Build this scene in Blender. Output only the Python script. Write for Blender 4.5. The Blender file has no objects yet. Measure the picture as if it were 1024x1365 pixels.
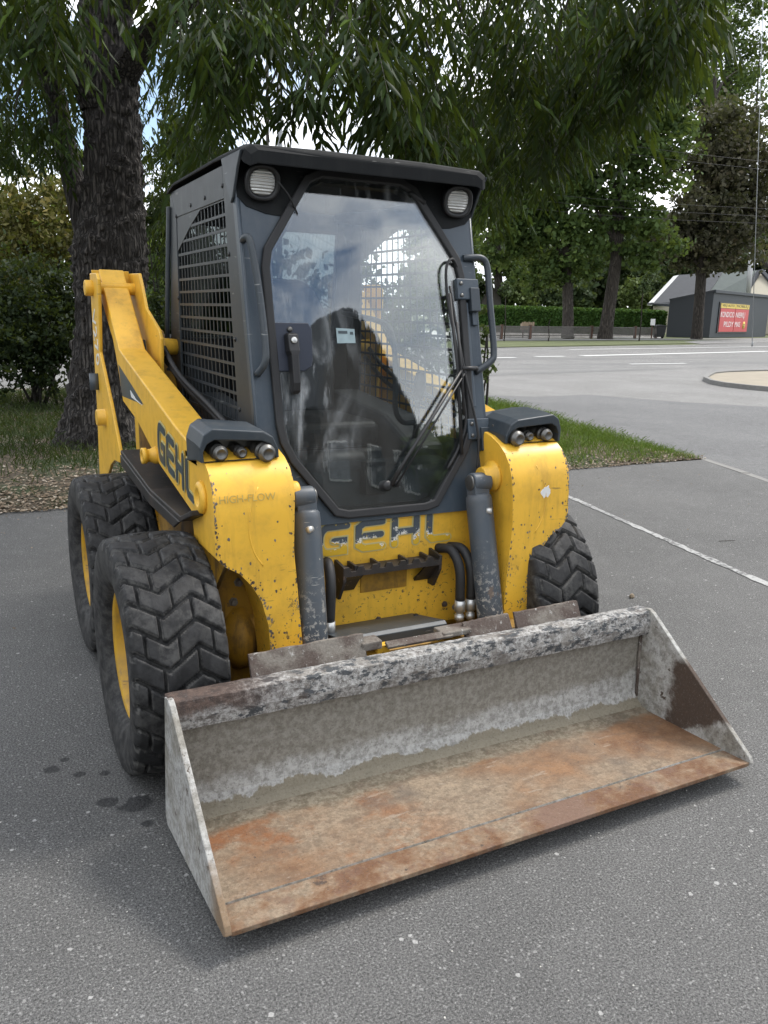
import bpy, math, random
import numpy as np
from mathutils import Vector, Matrix
R = math.radians
SC = bpy.context.scene
COL = SC.collection
rnd = random.Random(7)

# ---------------------------------------------------------------- camera
CAM = np.array([-1.4177, -2.7305, 1.5576]); YAW, PIT, ROL, FPX = R(27.804), R(13.553), R(1.417), 1101.3
_f = np.array([math.sin(YAW)*math.cos(PIT), math.cos(YAW)*math.cos(PIT), -math.sin(PIT)])
_r = np.array([math.cos(YAW), -math.sin(YAW), 0.0]); _u = np.cross(_r, _f)
_r2 = _r*math.cos(ROL)+_u*math.sin(ROL); _u2 = -_r*math.sin(ROL)+_u*math.cos(ROL)
cd = bpy.data.cameras.new('camera'); cam = bpy.data.objects.new('camera', cd); COL.objects.link(cam)
M = Matrix.Identity(4)
for i in range(3):
    M[i][0] = _r2[i]; M[i][1] = _u2[i]; M[i][2] = -_f[i]; M[i][3] = CAM[i]
cam.matrix_world = M
cd.sensor_fit = 'VERTICAL'; cd.sensor_height = 36; cd.lens = FPX/1365*36; cd.clip_end = 2000; cd.clip_start = 0.05
SC.camera = cam

# ---------------------------------------------------------------- sky, sun, exposure
SUN_EL, SUN_AZ = R(56), R(82)      # azimuth measured from +Y towards +X
w = bpy.data.worlds.new("World"); SC.world = w; w.use_nodes = True
nt = w.node_tree; N = nt.nodes; L = nt.links; N.clear()
sky = N.new('ShaderNodeTexSky'); sky.sky_type = 'NISHITA'; sky.sun_disc = False
sky.sun_elevation = SUN_EL; sky.sun_rotation = SUN_AZ
tc = N.new('ShaderNodeTexCoord'); mp = N.new('ShaderNodeMapping'); mp.inputs['Scale'].default_value = (1, 1, 2.6); mp.inputs['Location'].default_value = (16.44, 8.52, 4.44)
L.new(tc.outputs['Generated'], mp.inputs[0])
n1 = N.new('ShaderNodeTexNoise'); n1.inputs['Scale'].default_value = 2.3; n1.inputs['Detail'].default_value = 8; n1.inputs['Roughness'].default_value = .58
n1.inputs['Distortion'].default_value = .35
L.new(mp.outputs[0], n1.inputs[0])
cr = N.new('ShaderNodeValToRGB'); cr.color_ramp.elements[0].position = .385; cr.color_ramp.elements[1].position = .505
L.new(n1.outputs['Fac'], cr.inputs[0])
n2 = N.new('ShaderNodeTexNoise'); n2.inputs['Scale'].default_value = 4; n2.inputs['Detail'].default_value = 5
L.new(mp.outputs[0], n2.inputs[0])
cc = N.new('ShaderNodeValToRGB'); cc.color_ramp.elements[0].color = (6.2, 6.6, 7.2, 1); cc.color_ramp.elements[1].color = (11.5, 11.6, 11.8, 1)
cc.color_ramp.elements[0].position = .35; cc.color_ramp.elements[1].position = .62
L.new(n2.outputs['Fac'], cc.inputs[0])
mx = N.new('ShaderNodeMixRGB'); L.new(cr.outputs[0], mx.inputs[0]); L.new(sky.outputs[0], mx.inputs[1]); L.new(cc.outputs[0], mx.inputs[2])
bg = N.new('ShaderNodeBackground'); bg.inputs[1].default_value = .1; L.new(mx.outputs[0], bg.inputs[0])
wo = N.new('ShaderNodeOutputWorld'); L.new(bg.outputs[0], wo.inputs[0])
sd = bpy.data.lights.new('sun', 'SUN'); sd.energy = 1.5; sd.angle = R(16); sd.color = (1, .95, .88)
so = bpy.data.objects.new('sun', sd); COL.objects.link(so)
sdir = Vector((math.sin(SUN_AZ)*math.cos(SUN_EL), math.cos(SUN_AZ)*math.cos(SUN_EL), math.sin(SUN_EL)))
so.rotation_euler = sdir.to_track_quat('Z', 'Y').to_euler(); so.location = sdir*30
SC.view_settings.view_transform = 'Standard'; SC.view_settings.look = 'None'
SC.view_settings.exposure = 1.15; SC.view_settings.gamma = 1; SC.view_settings.use_curve_mapping = False
SC.render.engine = 'CYCLES'
SC.cycles.max_bounces = 7; SC.cycles.transparent_max_bounces = 12; SC.cycles.diffuse_bounces = 3; SC.cycles.use_denoising = True

# ---------------------------------------------------------------- placing by sight lines (world metres out)
def ray(px, py): return _f+_r2*(px-512)/FPX-_u2*(py-682.5)/FPX
def gnd(px, py, z=0.0):
    d = ray(px, py); return CAM+d*(z-CAM[2])/d[2]
def at(px, py, dist):                     # horizontal distance from the camera
    d = ray(px, py); return CAM+d*dist/math.hypot(d[0], d[1])
def hdist(p): return math.hypot(p[0]-CAM[0], p[1]-CAM[1])
def topz(px, py, base): return at(px, py, hdist(base))[2]

# ---------------------------------------------------------------- materials
class NT:
    def __init__(s, name):
        s.m = bpy.data.materials.new(name); s.m.use_nodes = True; s.t = s.m.node_tree
        s.b = s.t.nodes['Principled BSDF']; s.out = s.t.nodes['Material Output']; s._oc = None
    def n(s, typ, **kw):
        x = s.t.nodes.new('ShaderNode'+typ)
        for k, v in kw.items():
            if hasattr(x, k): setattr(x, k, v)
            else: x.inputs[k.replace('_', ' ')].default_value = v
        return x
    def l(s, a, b): s.t.links.new(a, b)
    def oc(s, scale=(1, 1, 1), rot=(0, 0, 0), loc=(0, 0, 0)):
        if s._oc is None: s._oc = s.n('TexCoord')
        m = s.n('Mapping'); m.inputs['Scale'].default_value = scale; m.inputs['Rotation'].default_value = rot; m.inputs['Location'].default_value = loc
        s.l(s._oc.outputs['Object'], m.inputs[0]); return m.outputs[0]
    def noise(s, sc, detail=5, rough=.55, vec=None, dist=0):
        x = s.n('TexNoise', Scale=sc, Detail=detail, Roughness=rough, Distortion=dist)
        s.l(vec or s.oc(), x.inputs[0]); return x.outputs['Fac']
    def ramp(s, fac, stops):
        x = s.n('ValToRGB'); e = x.color_ramp.elements
        while len(e) < len(stops): e.new(.5)
        for i, (p, c) in enumerate(stops):
            e[i].position = p; e[i].color = (c, c, c, 1) if isinstance(c, (int, float)) else (*c, 1)
        s.l(fac, x.inputs[0]); return x.outputs[0]
    def mix(s, fac, a, b, mode='MIX'):
        x = s.n('MixRGB'); x.blend_type = mode
        for i, v in ((0, fac), (1, a), (2, b)):
            if isinstance(v, (int, float)): x.inputs[i].default_value = v if i == 0 else (v, v, v, 1)
            elif isinstance(v, tuple): x.inputs[i].default_value = (*v, 1)
            else: s.l(v, x.inputs[i])
        return x.outputs[0]
    def math(s, op, a, b=0.0, clamp=False):
        x = s.n('Math'); x.operation = op; x.use_clamp = clamp
        for i, v in ((0, a), (1, b)):
            if isinstance(v, (int, float)): x.inputs[i].default_value = v
            else: s.l(v, x.inputs[i])
        return x.outputs[0]
    def sep(s, vec=None):
        x = s.n('SeparateXYZ'); s.l(vec or s.oc(), x.inputs[0]); return x.outputs
    def step(s, v, a, b):           # smooth 0..1 between a and b
        x = s.n('MapRange'); x.interpolation_type = 'SMOOTHSTEP'
        x.inputs[1].default_value = a; x.inputs[2].default_value = b; s.l(v, x.inputs[0]); return x.outputs[0]
    def bump(s, h, strength=.3, dist=.01):
        x = s.n('Bump', Strength=strength, Distance=dist); s.l(h, x.inputs['Height']); s.l(x.outputs[0], s.b.inputs['Normal'])
    def done(s, col=None, rough=None, metal=None, spec=None):
        for k, v in (('Base Color', col), ('Roughness', rough), ('Metallic', metal), ('Specular IOR Level', spec)):
            if v is None: continue
            if isinstance(v, tuple): s.b.inputs[k].default_value = (*v, 1)
            elif isinstance(v, (int, float)): s.b.inputs[k].default_value = v
            else: s.l(v, s.b.inputs[k])
        return s.m

def plain(name, col, rough=.6, metal=0, var=.12, nscale=6, bump=0, bscale=60):
    t = NT(name); f = t.noise(nscale)
    c = t.mix(f, tuple(v*(1-var) for v in col), tuple(min(1, v*(1+var)) for v in col))
    if bump: t.bump(t.noise(bscale), bump, .004)
    return t.done(c, rough, metal)

def paint(name, col, chip=(.05, .045, .04), rough=.38, amount=.5, dirt=.35, dirtcol=(.12, .10, .075), chip2=None, heavylow=None, zlow=(.75, .3)):
    t = NT(name)
    big = t.noise(2.2, 4); fine = t.noise(38, 6, .7); mid = t.noise(9, 6, .65)
    c = t.mix(big, tuple(v*.88 for v in col), tuple(min(1, v*1.07) for v in col))
    d = t.math('MULTIPLY', t.step(mid, .42, .75), dirt)
    c = t.mix(d, c, dirtcol)
    th = .72-.12*amount
    m = t.math('MULTIPLY', t.step(fine, th, th+.025), t.step(t.noise(5, 3), .45, .6))
    if heavylow is not None:
        z = t.sep()[2]
        lowm = t.step(z, *zlow[::-1]); lowm = t.math('SUBTRACT', 1.0, lowm)
        th2 = .66-.16*heavylow
        m2 = t.math('MULTIPLY', t.step(t.noise(52, 6, .72), th2, th2+.03), lowm)
        m = t.math('MAXIMUM', m, m2)
    c = t.mix(m, c, chip)
    if chip2:
        st = t.noise(14, 7, .7, t.oc((1, 1, .45), loc=(3, 1, 2)))
        mm = t.step(st, .66-.1*amount, .69-.1*amount)
        if heavylow is not None: mm = t.math('MULTIPLY', mm, t.math('ADD', t.math('MULTIPLY', lowm, .9), .12))
        c = t.mix(mm, c, chip2)
    c = t.mix(t.math('MULTIPLY', t.step(t.noise(16, 6, .7, t.oc((1, 1, .12))), .50, .70), dirt*.9), c, dirtcol)
    sc_ = t.math('MULTIPLY', t.step(t.noise(70, 3, .6, t.oc((.12, .12, 1), (.3, .5, 0))), .66, .70), t.step(t.noise(4, 3), .5, .6)); c = t.mix(t.math('MULTIPLY', sc_, .6), c, chip)
    rr = t.math('ADD', t.math('MULTIPLY', mid, .25), rough-.08)
    t.bump(t.math('SUBTRACT', t.math('MULTIPLY', fine, .12), m), .25, .0015)
    return t.done(c, rr)

YEL = paint('yellow_paint', (.80, .46, .045), amount=.36, dirt=.36, dirtcol=(.30, .17, .03), heavylow=.42, zlow=(.85, .40), rough=.36)
YEL2 = paint('yellow_paint_dirty', (.36, .19, .012), amount=.8, dirt=.8, dirtcol=(.05, .03, .015), rough=.6)
GRY = paint('slate_paint', (.046, .062, .080), chip=(.3, .3, .29), amount=.05, dirt=.3, dirtcol=(.10, .11, .12), rough=.33)
GRYD = paint('dark_slate_paint', (.03, .04, .05), chip=(.35, .35, .34), amount=.3, dirt=.3, dirtcol=(.09, .09, .085), rough=.4)
GRYW = paint('worn_slate_paint', (.058, .072, .088), chip=(.42, .40, .36), amount=.55, dirt=.3, dirtcol=(.13, .12, .11), rough=.42, chip2=(.16, .10, .06), heavylow=.75, zlow=(.75, .36))
BLK = plain('black_plastic', (.012, .012, .013), .45, var=.3)
BLKM = paint('black_step_paint', (.018, .017, .017), chip=(.16, .11, .08), amount=.9, dirt=.5, dirtcol=(.07, .05, .04), rough=.45)
RUB = plain('black_rubber', (.016, .016, .017), .62, var=.3, bump=.2)
ROOFM = paint('roof_paint', (.007, .008, .009), chip=(.15, .15, .14), amount=.1, dirt=.3, dirtcol=(.022, .023, .022), rough=.7)
ROOFM.node_tree.nodes['Principled BSDF'].inputs['Specular IOR Level'].default_value = .25
SIDEP = paint('cab_side_paint', (.020, .026, .032), chip=(.2, .2, .19), amount=.05, dirt=.4, dirtcol=(.06, .065, .062), rough=.42)
STEEL = plain('dull_steel', (.15, .147, .14), .45, .8, var=.35, nscale=30)
SILV = plain('zinc_fitting', (.55, .55, .53), .35, .6, var=.2, nscale=40)
RIMM = paint('rim_paint', (.52, .29, .012), amount=.3, dirt=.7, dirtcol=(.16, .11, .05), rough=.45)
SEATM = plain('seat_vinyl', (.022, .022, .024), .5, var=.25, bump=.2)
CABIN = plain('cabin_grey', (.06, .065, .07), .6, var=.3)
WHT = plain('white_print', (.72, .72, .70), .5, var=.1)
STICK = plain('sticker_paper', (.26, .34, .36), .5, var=.25, nscale=40)
DECAL = plain('decal_ink', (.045, .062, .07), .4, var=.2, nscale=20)
DECALE = plain('decal_edge', (.50, .44, .20), .5, var=.1)

def tyre_mat():
    t = NT('tyre_rubber')
    g = t.n('NewGeometry'); at_ = t.n('Attribute', attribute_name='lug')
    n = t.noise(22, 6, .7); n2 = t.noise(90, 4, .6, t.oc((1, .25, 1)))
    c = t.mix(t.step(n, .35, .7), (.009, .009, .0095), (.026, .026, .027))
    edge = t.math('MULTIPLY', t.ramp(at_.outputs['Fac'], [(.0, .35), (.25, .25), (.5, 1), (.85, .8), (.97, 0)]), t.step(t.noise(30, 5, .7), .38, .62))
    c = t.mix(t.math('MULTIPLY', edge, .7), c, (.12, .117, .11))
    t.bump(t.math('ADD', n2, t.math('MULTIPLY', n, .5)), .3, .004)
    return t.done(c, .66, None, .3)
TYRE = tyre_mat()

def lettering(name, zmid):     # printed letters worn off below a ragged line
    t = NT(name); n = t.noise(26, 7, .75); z = t.sep()[2]
    v = t.math('ADD', t.math('MULTIPLY', t.math('SUBTRACT', n, .5), .22), z)
    c = t.ramp(t.step(v, zmid-.045, zmid+.03), [(0, (.62, .38, .02)), (.32, (.62, .38, .02)), (.38, (.75, .74, .70)), (.56, (.70, .70, .66)), (.62, (.07, .085, .10)), (1, (.065, .08, .095))])
    c = t.mix(t.step(t.noise(60, 5, .7), .62, .66), c, (.5, .36, .06))
    return t.done(c, .45)

def bucket_mat(kind):
    t = NT('bucket_'+kind)
    big = t.noise(1.7, 4); mid = t.noise(7, 6, .65); fine = t.noise(45, 7, .7); o = t.sep()
    conc = t.mix(t.step(fine, .38, .62), (.19, .176, .147), (.29, .275, .24))
    white = t.mix(t.step(fine, .35, .62), (.25, .243, .225), (.47, .465, .445))
    rust = t.mix(t.step(mid, .35, .65), (.135, .062, .026), (.25, .135, .066))
    tan = t.mix(t.step(fine, .35, .65), (.17, .128, .086), (.30, .23, .158))
    dark = t.mix(fine, (.035, .024, .018), (.10, .065, .045))
    if kind == 'floor':
        c = t.mix(t.step(big, .42, .60), tan, rust)
        red = t.math('MULTIPLY', t.step(t.noise(2.6, 7, .68, t.oc(loc=(1.3, .2, 0))), .51, .63), t.step(o[0], -.05, -.45))
        c = t.mix(red, c, t.mix(fine, (.15, .058, .020), (.27, .115, .044)))
        c = t.mix(t.math('MULTIPLY', t.step(t.noise(3.4, 4, .5, t.oc(loc=(5, 2, 1))), .60, .74), .7), c, (.10, .08, .065))
        wv = t.math('ADD', o[1], t.math('MULTIPLY', t.math('SUBTRACT', t.noise(5, 7, .7), .5), .20))
        c = t.mix(t.step(wv, -.63, -.585), c, t.mix(t.step(fine, .4, .6), (.13, .105, .07), (.24, .205, .15)))
        c = t.mix(t.step(t.noise(75, 4, .7), .64, .69), c, (.06, .04, .03))
        c = t.mix(t.math('MULTIPLY', t.step(t.noise(16, 8, .75, t.oc((.6, 1, 1), loc=(3, 7, 2))), .50, .62), .5), c, (.13, .085, .055))
        c = t.mix(t.math('MULTIPLY', t.step(t.noise(30, 6, .7, t.oc((.25, 1, 1), (0, 0, R(20)))), .60, .68), .5), c, (.36, .30, .23))
    elif kind == 'back':
        wv = t.math('ADD', o[2], t.math('MULTIPLY', t.math('SUBTRACT', t.noise(7, 8, .72, t.oc((1, 1, .5))), .5), .13))
        c = t.mix(t.step(t.math('ADD', wv, t.math('MULTIPLY', o[0], -.02)), .14, .19), white, conc)
        c = t.mix(t.step(wv, .094, .088), c, t.mix(fine, (.18, .155, .11), (.27, .24, .18)))
        st = t.step(t.noise(60, 6, .75, t.oc((1, 1, 1), loc=(3, 3, 3))), .52, .60)
        c = t.mix(t.math('MULTIPLY', st, t.math('MULTIPLY', t.step(wv, .15, .24), .35)), c, (.13, .12, .095))
    elif kind == 'bar':
        fl_ = t.noise(34, 7, .75, t.oc((.35, 1, 1), loc=(1, 2, 3))); white = t.mix(t.step(t.noise(60, 8, .8), .38, .60), (.13, .12, .11), (.44, .435, .42))
        c = t.mix(t.step(t.math('ADD', t.math('MULTIPLY', fl_, .6), t.math('MULTIPLY', mid, .4)), .40, .48), (.085, .072, .064), white)
        c = t.mix(t.math('MULTIPLY', t.step(t.noise(9, 6, .7), .52, .62), .7), c, (.20, .185, .165))
        c = t.mix(t.step(t.noise(30, 7, .75, t.oc((.5, 1, 1), loc=(2, 2, 2))), .52, .57), c, (.05, .056, .062))
        c = t.mix(t.math('MULTIPLY', t.step(t.math('ADD', o[0], t.math('MULTIPLY', t.math('SUBTRACT', fine, .5), .5)), -.50, -.78), t.step(t.math('ADD', o[2], t.math('MULTIPLY', t.math('SUBTRACT', mid, .5), .08)), .385, .42)), c, t.mix(t.step(fine, .4, .6), (.045, .030, .025), (.10, .066, .052)))
    elif kind == 'edge':
        c = t.mix(t.step(mid, .4, .62), rust, tan)
        c = t.mix(t.math('MULTIPLY', t.step(t.noise(18, 8, .75, t.oc(loc=(3, 7, 2))), .50, .62), .6), c, (.14, .075, .05))
        c = t.mix(t.step(t.noise(11, 6, .7, t.oc(loc=(4, 1, 2))), .60, .68), c, dark)
        c = t.mix(t.step(t.noise(3, 6, .6, t.oc(loc=(8, 1, 2))), .5, .62), c, (.17, .10, .068))
    elif kind == 'side':
        c = t.mix(t.step(mid, .40, .62), white, conc)
        wv = t.math('ADD', o[1], t.math('MULTIPLY', t.math('SUBTRACT', t.noise(7, 7, .7), .5), .22))
        inner = t.math('MULTIPLY', t.math('MULTIPLY', t.step(wv, -.66, -.70), t.step(o[0], 0, .5)), t.step(t.math('ADD', o[2], t.math('MULTIPLY', t.math('SUBTRACT', t.noise(9, 6), .5), .12)), .335, .305))
        inner = t.math('MULTIPLY', inner, t.step(t.math('ADD', o[2], t.math('ADD', t.math('MULTIPLY', o[1], .55), t.math('MULTIPLY', t.math('SUBTRACT', t.noise(10, 6, .7), .5), .16))), -.365, -.335))
        c = t.mix(inner, c, dark)
        c = t.mix(t.step(t.noise(20, 6, .7, t.oc(loc=(4, 4, 4))), .62, .66), c, dark)
        c = t.mix(t.math('MULTIPLY', t.step(wv, -.90, -1.0), t.step(o[0], 0, -.5)), c, (.22, .15, .09))
    else:
        c = t.mix(t.step(mid, .42, .62), (.075, .052, .042), (.19, .17, .145))
        c = t.mix(t.step(fine, .60, .65), c, (.36, .35, .33))
    sp = t.noise(120, 6, .8, t.oc(loc=(9, 9, 9)))
    c = t.mix(t.math('MULTIPLY', t.step(sp, .54, .64), .55), c, (.05, .04, .032)); c = t.mix(t.math('MULTIPLY', t.step(sp, .44, .36), .16), c, (.50, .48, .44))
    t.bump(t.math('ADD', t.math('ADD', t.math('MULTIPLY', mid, .7), fine), sp), .7, .006)
    return t.done(c, t.math('ADD', .55, t.math('MULTIPLY', fine, .4)))
BF, BB, BBAR, BEDGE, BSIDE, BMISC = [bucket_mat(k) for k in ('floor', 'back', 'bar', 'edge', 'side', 'mount')]

def glass_mat(name, refl=.11, haze=True, tint=(.86, .90, .90)):
    t = NT(name); t.t.nodes.remove(t.b)
    tr = t.n('BsdfTransparent'); tr.inputs[0].default_value = (*tint, 1)
    gl = t.n('BsdfGlossy'); gl.inputs['Roughness'].default_value = .015
    fr = t.n('Fresnel', IOR=1.6)
    f = t.math('ADD', t.math('MULTIPLY', fr.outputs[0], 1.6), refl-.065, True)
    m1 = t.n('MixShader'); t.l(f, m1.inputs[0]); t.l(tr.outputs[0], m1.inputs[1]); t.l(gl.outputs[0], m1.inputs[2]); last = m1.outputs[0]
    if haze:
        o = t.sep(); df = t.n('BsdfDiffuse'); df.inputs[0].default_value = (.72, .74, .76, 1)
        sw = t.noise(3.2, 7, .62, t.oc((1.6, 1, .55), (0, R(24), 0)), 1.2)
        dust = t.math('MULTIPLY', t.step(sw, .46, .66), .26)
        sc = t.math('MULTIPLY', t.step(t.noise(24, 5, .7, t.oc((1.5, 1, .18), (0, R(38), 0))), .58, .7), .14)
        low = t.math('MULTIPLY', t.step(o[0], -.02, -.26), t.math('MULTIPLY', t.step(o[2], .98, 1.12), t.step(o[2], 1.72, 1.35)))
        low2 = t.math('MULTIPLY', t.step(t.math('ADD', o[0], t.math('MULTIPLY', o[2], .35)), .70, .86), .35)
        hz = t.math('ADD', .008, t.math('MULTIPLY', t.math('ADD', dust, sc), t.math('ADD', t.math('MULTIPLY', low, 1.35), t.math('ADD', low2, .06))), True)
        drip = t.math('MULTIPLY', t.math('MULTIPLY', t.step(t.noise(9, 5, .65, t.oc((6, 1, .9), loc=(2, 0, 5)), .4), .55, .68), t.step(o[2], 1.35, 1.6)), .10)
        drip = t.math('MULTIPLY', drip, t.step(t.noise(2.2, 3, .5, t.oc(loc=(7, 1, 1))), .42, .60))
        hz = t.math('ADD', hz, drip, True)
        m2 = t.n('MixShader'); t.l(hz, m2.inputs[0]); t.l(last, m2.inputs[1]); t.l(df.outputs[0], m2.inputs[2]); last = m2.outputs[0]
        bp_ = t.n('Bump', Strength=.22, Distance=.02); t.l(t.math('ADD', t.noise(1.6, 2), t.math('MULTIPLY', t.noise(3, 4, .6, t.oc((5, 1, .7))), .03)), bp_.inputs['Height']); t.l(bp_.outputs[0], gl.inputs['Normal'])
    t.l(last, t.out.inputs[0]); return t.m
GLASS = glass_mat('door_glass'); GLASS2 = glass_mat('clear_glass', .09, False, (.35, .38, .38))
def lens_mat():
    t = NT('lamp_lens'); z = t.sep()[2]
    wv = t.math('SINE', t.math('MULTIPLY', z, 620.0)); t.bump(wv, .8, .002)
    return t.done(t.mix(t.noise(12), (.42, .42, .40), (.72, .72, .70)), .15, .25)
LENS = lens_mat()

# ---- ground materials
def asphalt(name, lo, hi, stone, sscale=95, patch=1.0, wear=(0.0)):
    t = NT(name); big = t.noise(.55, 5, .6); mid = t.noise(6, 5, .6); fine = t.math('ADD', t.math('MULTIPLY', t.noise(150, 5, .8), .6), t.math('MULTIPLY', t.noise(330, 3, .8), .4))
    c = t.mix(t.step(big, .3, .7), lo, hi)
    c = t.mix(t.math('MULTIPLY', t.step(mid, .45, .75), .35*patch), c, tuple(v*1.35 for v in hi))
    c = t.mix(t.step(fine, .40, .56), t.mix(.90, c, (.005, .005, .005)), c)
    c = t.mix(t.math('MULTIPLY', t.step(fine, .53, .66), .8), c, tuple(v*2.8 for v in hi))
    dv = t.n('MixRGB'); dv.inputs[0].default_value = .010; nz = t.n('TexNoise', Scale=130.0, Detail=3); t.l(t.oc(), nz.inputs[0]); t.l(t.oc(), dv.inputs[1]); t.l(nz.outputs['Color'], dv.inputs[2]); dvv = dv.outputs[0]
    v = t.n('TexVoronoi', Scale=sscale); t.l(dvv, v.inputs[0])
    sepc = t.n('SeparateColor'); t.l(v.outputs['Color'], sepc.inputs[0])
    inside = t.math('LESS_THAN', v.outputs['Distance'], t.math('MULTIPLY', sepc.outputs[1], .42))
    s1 = t.math('MULTIPLY', t.math('GREATER_THAN', sepc.outputs[0], .74), inside)
    c = t.mix(t.math('MULTIPLY', s1, .36), c, stone)
    v2 = t.n('TexVoronoi', Scale=sscale*.42); t.l(dvv, v2.inputs[0])
    s2c = t.n('SeparateColor'); t.l(v2.outputs['Color'], s2c.inputs[0])
    s2 = t.math('MULTIPLY', t.math('GREATER_THAN', s2c.outputs[1], .93), t.math('LESS_THAN', v2.outputs['Distance'], t.math('MULTIPLY', s2c.outputs[0], .30)))
    c = t.mix(t.math('MULTIPLY', s2, .4), c, tuple(min(.6, q*1.5) for q in stone))
    t.bump(t.math('ADD', t.math('MULTIPLY', v.outputs['Distance'], -1.0), t.math('MULTIPLY', fine, .8)), .55, .005)
    return t, c
t, c = asphalt('lot_asphalt', (.098, .097, .094), (.136, .134, .130), (.40, .395, .38))
# oil drips beside the front wheel
for (sx, sy, sr) in ((-1.00, -.28, .055), (-1.08, -.23, .035), (-1.14, -.02, .02), (-1.22, .05, .028), (-1.17, .10, .018), (-1.06, -.05, .02), (-.99, -.40, .02), (2.2, -.7, .03), (-1.5, .9, .025)):
    o = t.oc(loc=(-sx, -sy, 0)); ln = t.n('VectorMath'); ln.operation = 'LENGTH'
    mv = t.n('VectorMath'); mv.operation = 'MULTIPLY'; mv.inputs[1].default_value = (1, 1.1, 0); t.l(o, mv.inputs[0]); t.l(mv.outputs[0], ln.inputs[0])
    d = t.math('ADD', ln.outputs['Value'], t.math('MULTIPLY', t.math('SUBTRACT', t.noise(22, 4), .5), sr*1.3))
    c = t.mix(t.math('MULTIPLY', t.step(d, sr*1.1, sr*.75), .8), c, (.012, .012, .013))
LOT = t.done(c, t.ramp(t.noise(40), [(.3, .72), (.7, .9)]))
t, c = asphalt('street_asphalt', (.19, .185, .175), (.25, .245, .235), (.42, .41, .40), 60)
STREET = t.done(c, .85)
t, c = asphalt('apron_asphalt', (.125, .125, .125), (.165, .165, .163), (.36, .36, .35), 60)
APRON = t.done(c, .85)
t, c = asphalt('main_road_asphalt', (.17, .168, .162), (.23, .225, .215), (.4, .4, .4), 40)
band = t.noise(.5, 2, .5, t.oc((.05, 1.0, 1), (0, 0, R(14))))
c = t.mix(t.math('MULTIPLY', t.step(band, .48, .62), .55), c, (.11, .11, .108))
ROAD = t.done(c, .85)
LINE = plain('road_paint', (.62, .62, .60), .7, var=.12, nscale=5)
def worn_line():
    t = NT('worn_line_paint'); n = t.noise(30, 6, .75); n2 = t.noise(3, 3)
    m = t.step(t.math('ADD', n, t.math('MULTIPLY', t.math('SUBTRACT', n2, .5), .5)), .40, .56)
    t.bump(n, .4, .003); return t.done(t.mix(m, (.12, .12, .118), (.36, .36, .35)), .85)
LINEW = worn_line()
def soil():
    t = NT('verge_soil'); n = t.noise(1.2, 5); f = t.noise(30, 6, .7)
    c = t.mix(t.step(f, .35, .65), (.05, .038, .025), (.13, .10, .07)); c = t.mix(t.step(n, .45, .6), c, (.035, .05, .016))
    t.bump(f, .8, .02); return t.done(c, .95)
SOIL = soil()
FIELD = plain('field_grass', (.085, .10, .035), .95, var=.55, nscale=.9, bump=.5, bscale=12)
GRAVEL = plain('pale_gravel', (.50, .48, .44), .9, var=.25, nscale=3, bump=.5, bscale=25)
SAND = plain('dry_sand', (.27, .235, .18), .95, var=.25, nscale=2, bump=.4, bscale=30)
KERB = plain('kerb_concrete', (.185, .18, .168), .85, var=.3, nscale=12, bump=.3)

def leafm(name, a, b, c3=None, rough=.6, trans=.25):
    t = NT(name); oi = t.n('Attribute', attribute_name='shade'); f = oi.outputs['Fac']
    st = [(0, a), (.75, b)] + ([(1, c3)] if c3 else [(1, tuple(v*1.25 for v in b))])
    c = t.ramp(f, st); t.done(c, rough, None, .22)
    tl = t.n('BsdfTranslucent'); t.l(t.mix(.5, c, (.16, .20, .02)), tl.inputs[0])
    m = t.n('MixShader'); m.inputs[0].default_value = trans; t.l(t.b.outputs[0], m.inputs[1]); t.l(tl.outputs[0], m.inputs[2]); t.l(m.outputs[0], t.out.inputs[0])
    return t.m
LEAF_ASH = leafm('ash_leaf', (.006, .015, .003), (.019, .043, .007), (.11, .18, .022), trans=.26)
LEAF_MID = leafm('lime_leaf', (.030, .056, .016), (.072, .115, .032), (.15, .20, .055), trans=.38)
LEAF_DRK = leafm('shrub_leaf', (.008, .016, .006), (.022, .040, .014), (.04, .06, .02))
LEAF_FAR = leafm('far_leaf', (.032, .052, .024), (.062, .092, .038), (.10, .13, .05))
LEAF_RED = leafm('maple_leaf_reddish', (.038, .040, .024), (.085, .078, .050), (.14, .11, .065))
LEAF_YEL = leafm('hazel_leaf_yellowing', (.05, .06, .018), (.15, .13, .035), (.26, .19, .05))
LEAF_LIT = leafm('light_bush_leaf', (.06, .09, .025), (.11, .15, .05), (.16, .19, .07))
LEAF_HEDGE = leafm('hedge_leaf', (.026, .062, .012), (.055, .125, .024), (.11, .20, .04))
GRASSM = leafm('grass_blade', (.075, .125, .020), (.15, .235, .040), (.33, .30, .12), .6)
GRASSD = leafm('grass_blade_shaded', (.018, .032, .009), (.038, .062, .016), (.08, .085, .03), .6)  # darker copy of the grass green, tree shade put into its colour
LITTER = leafm('dry_leaf', (.10, .07, .045), (.26, .20, .14), (.42, .37, .30), .8, .05)
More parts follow.
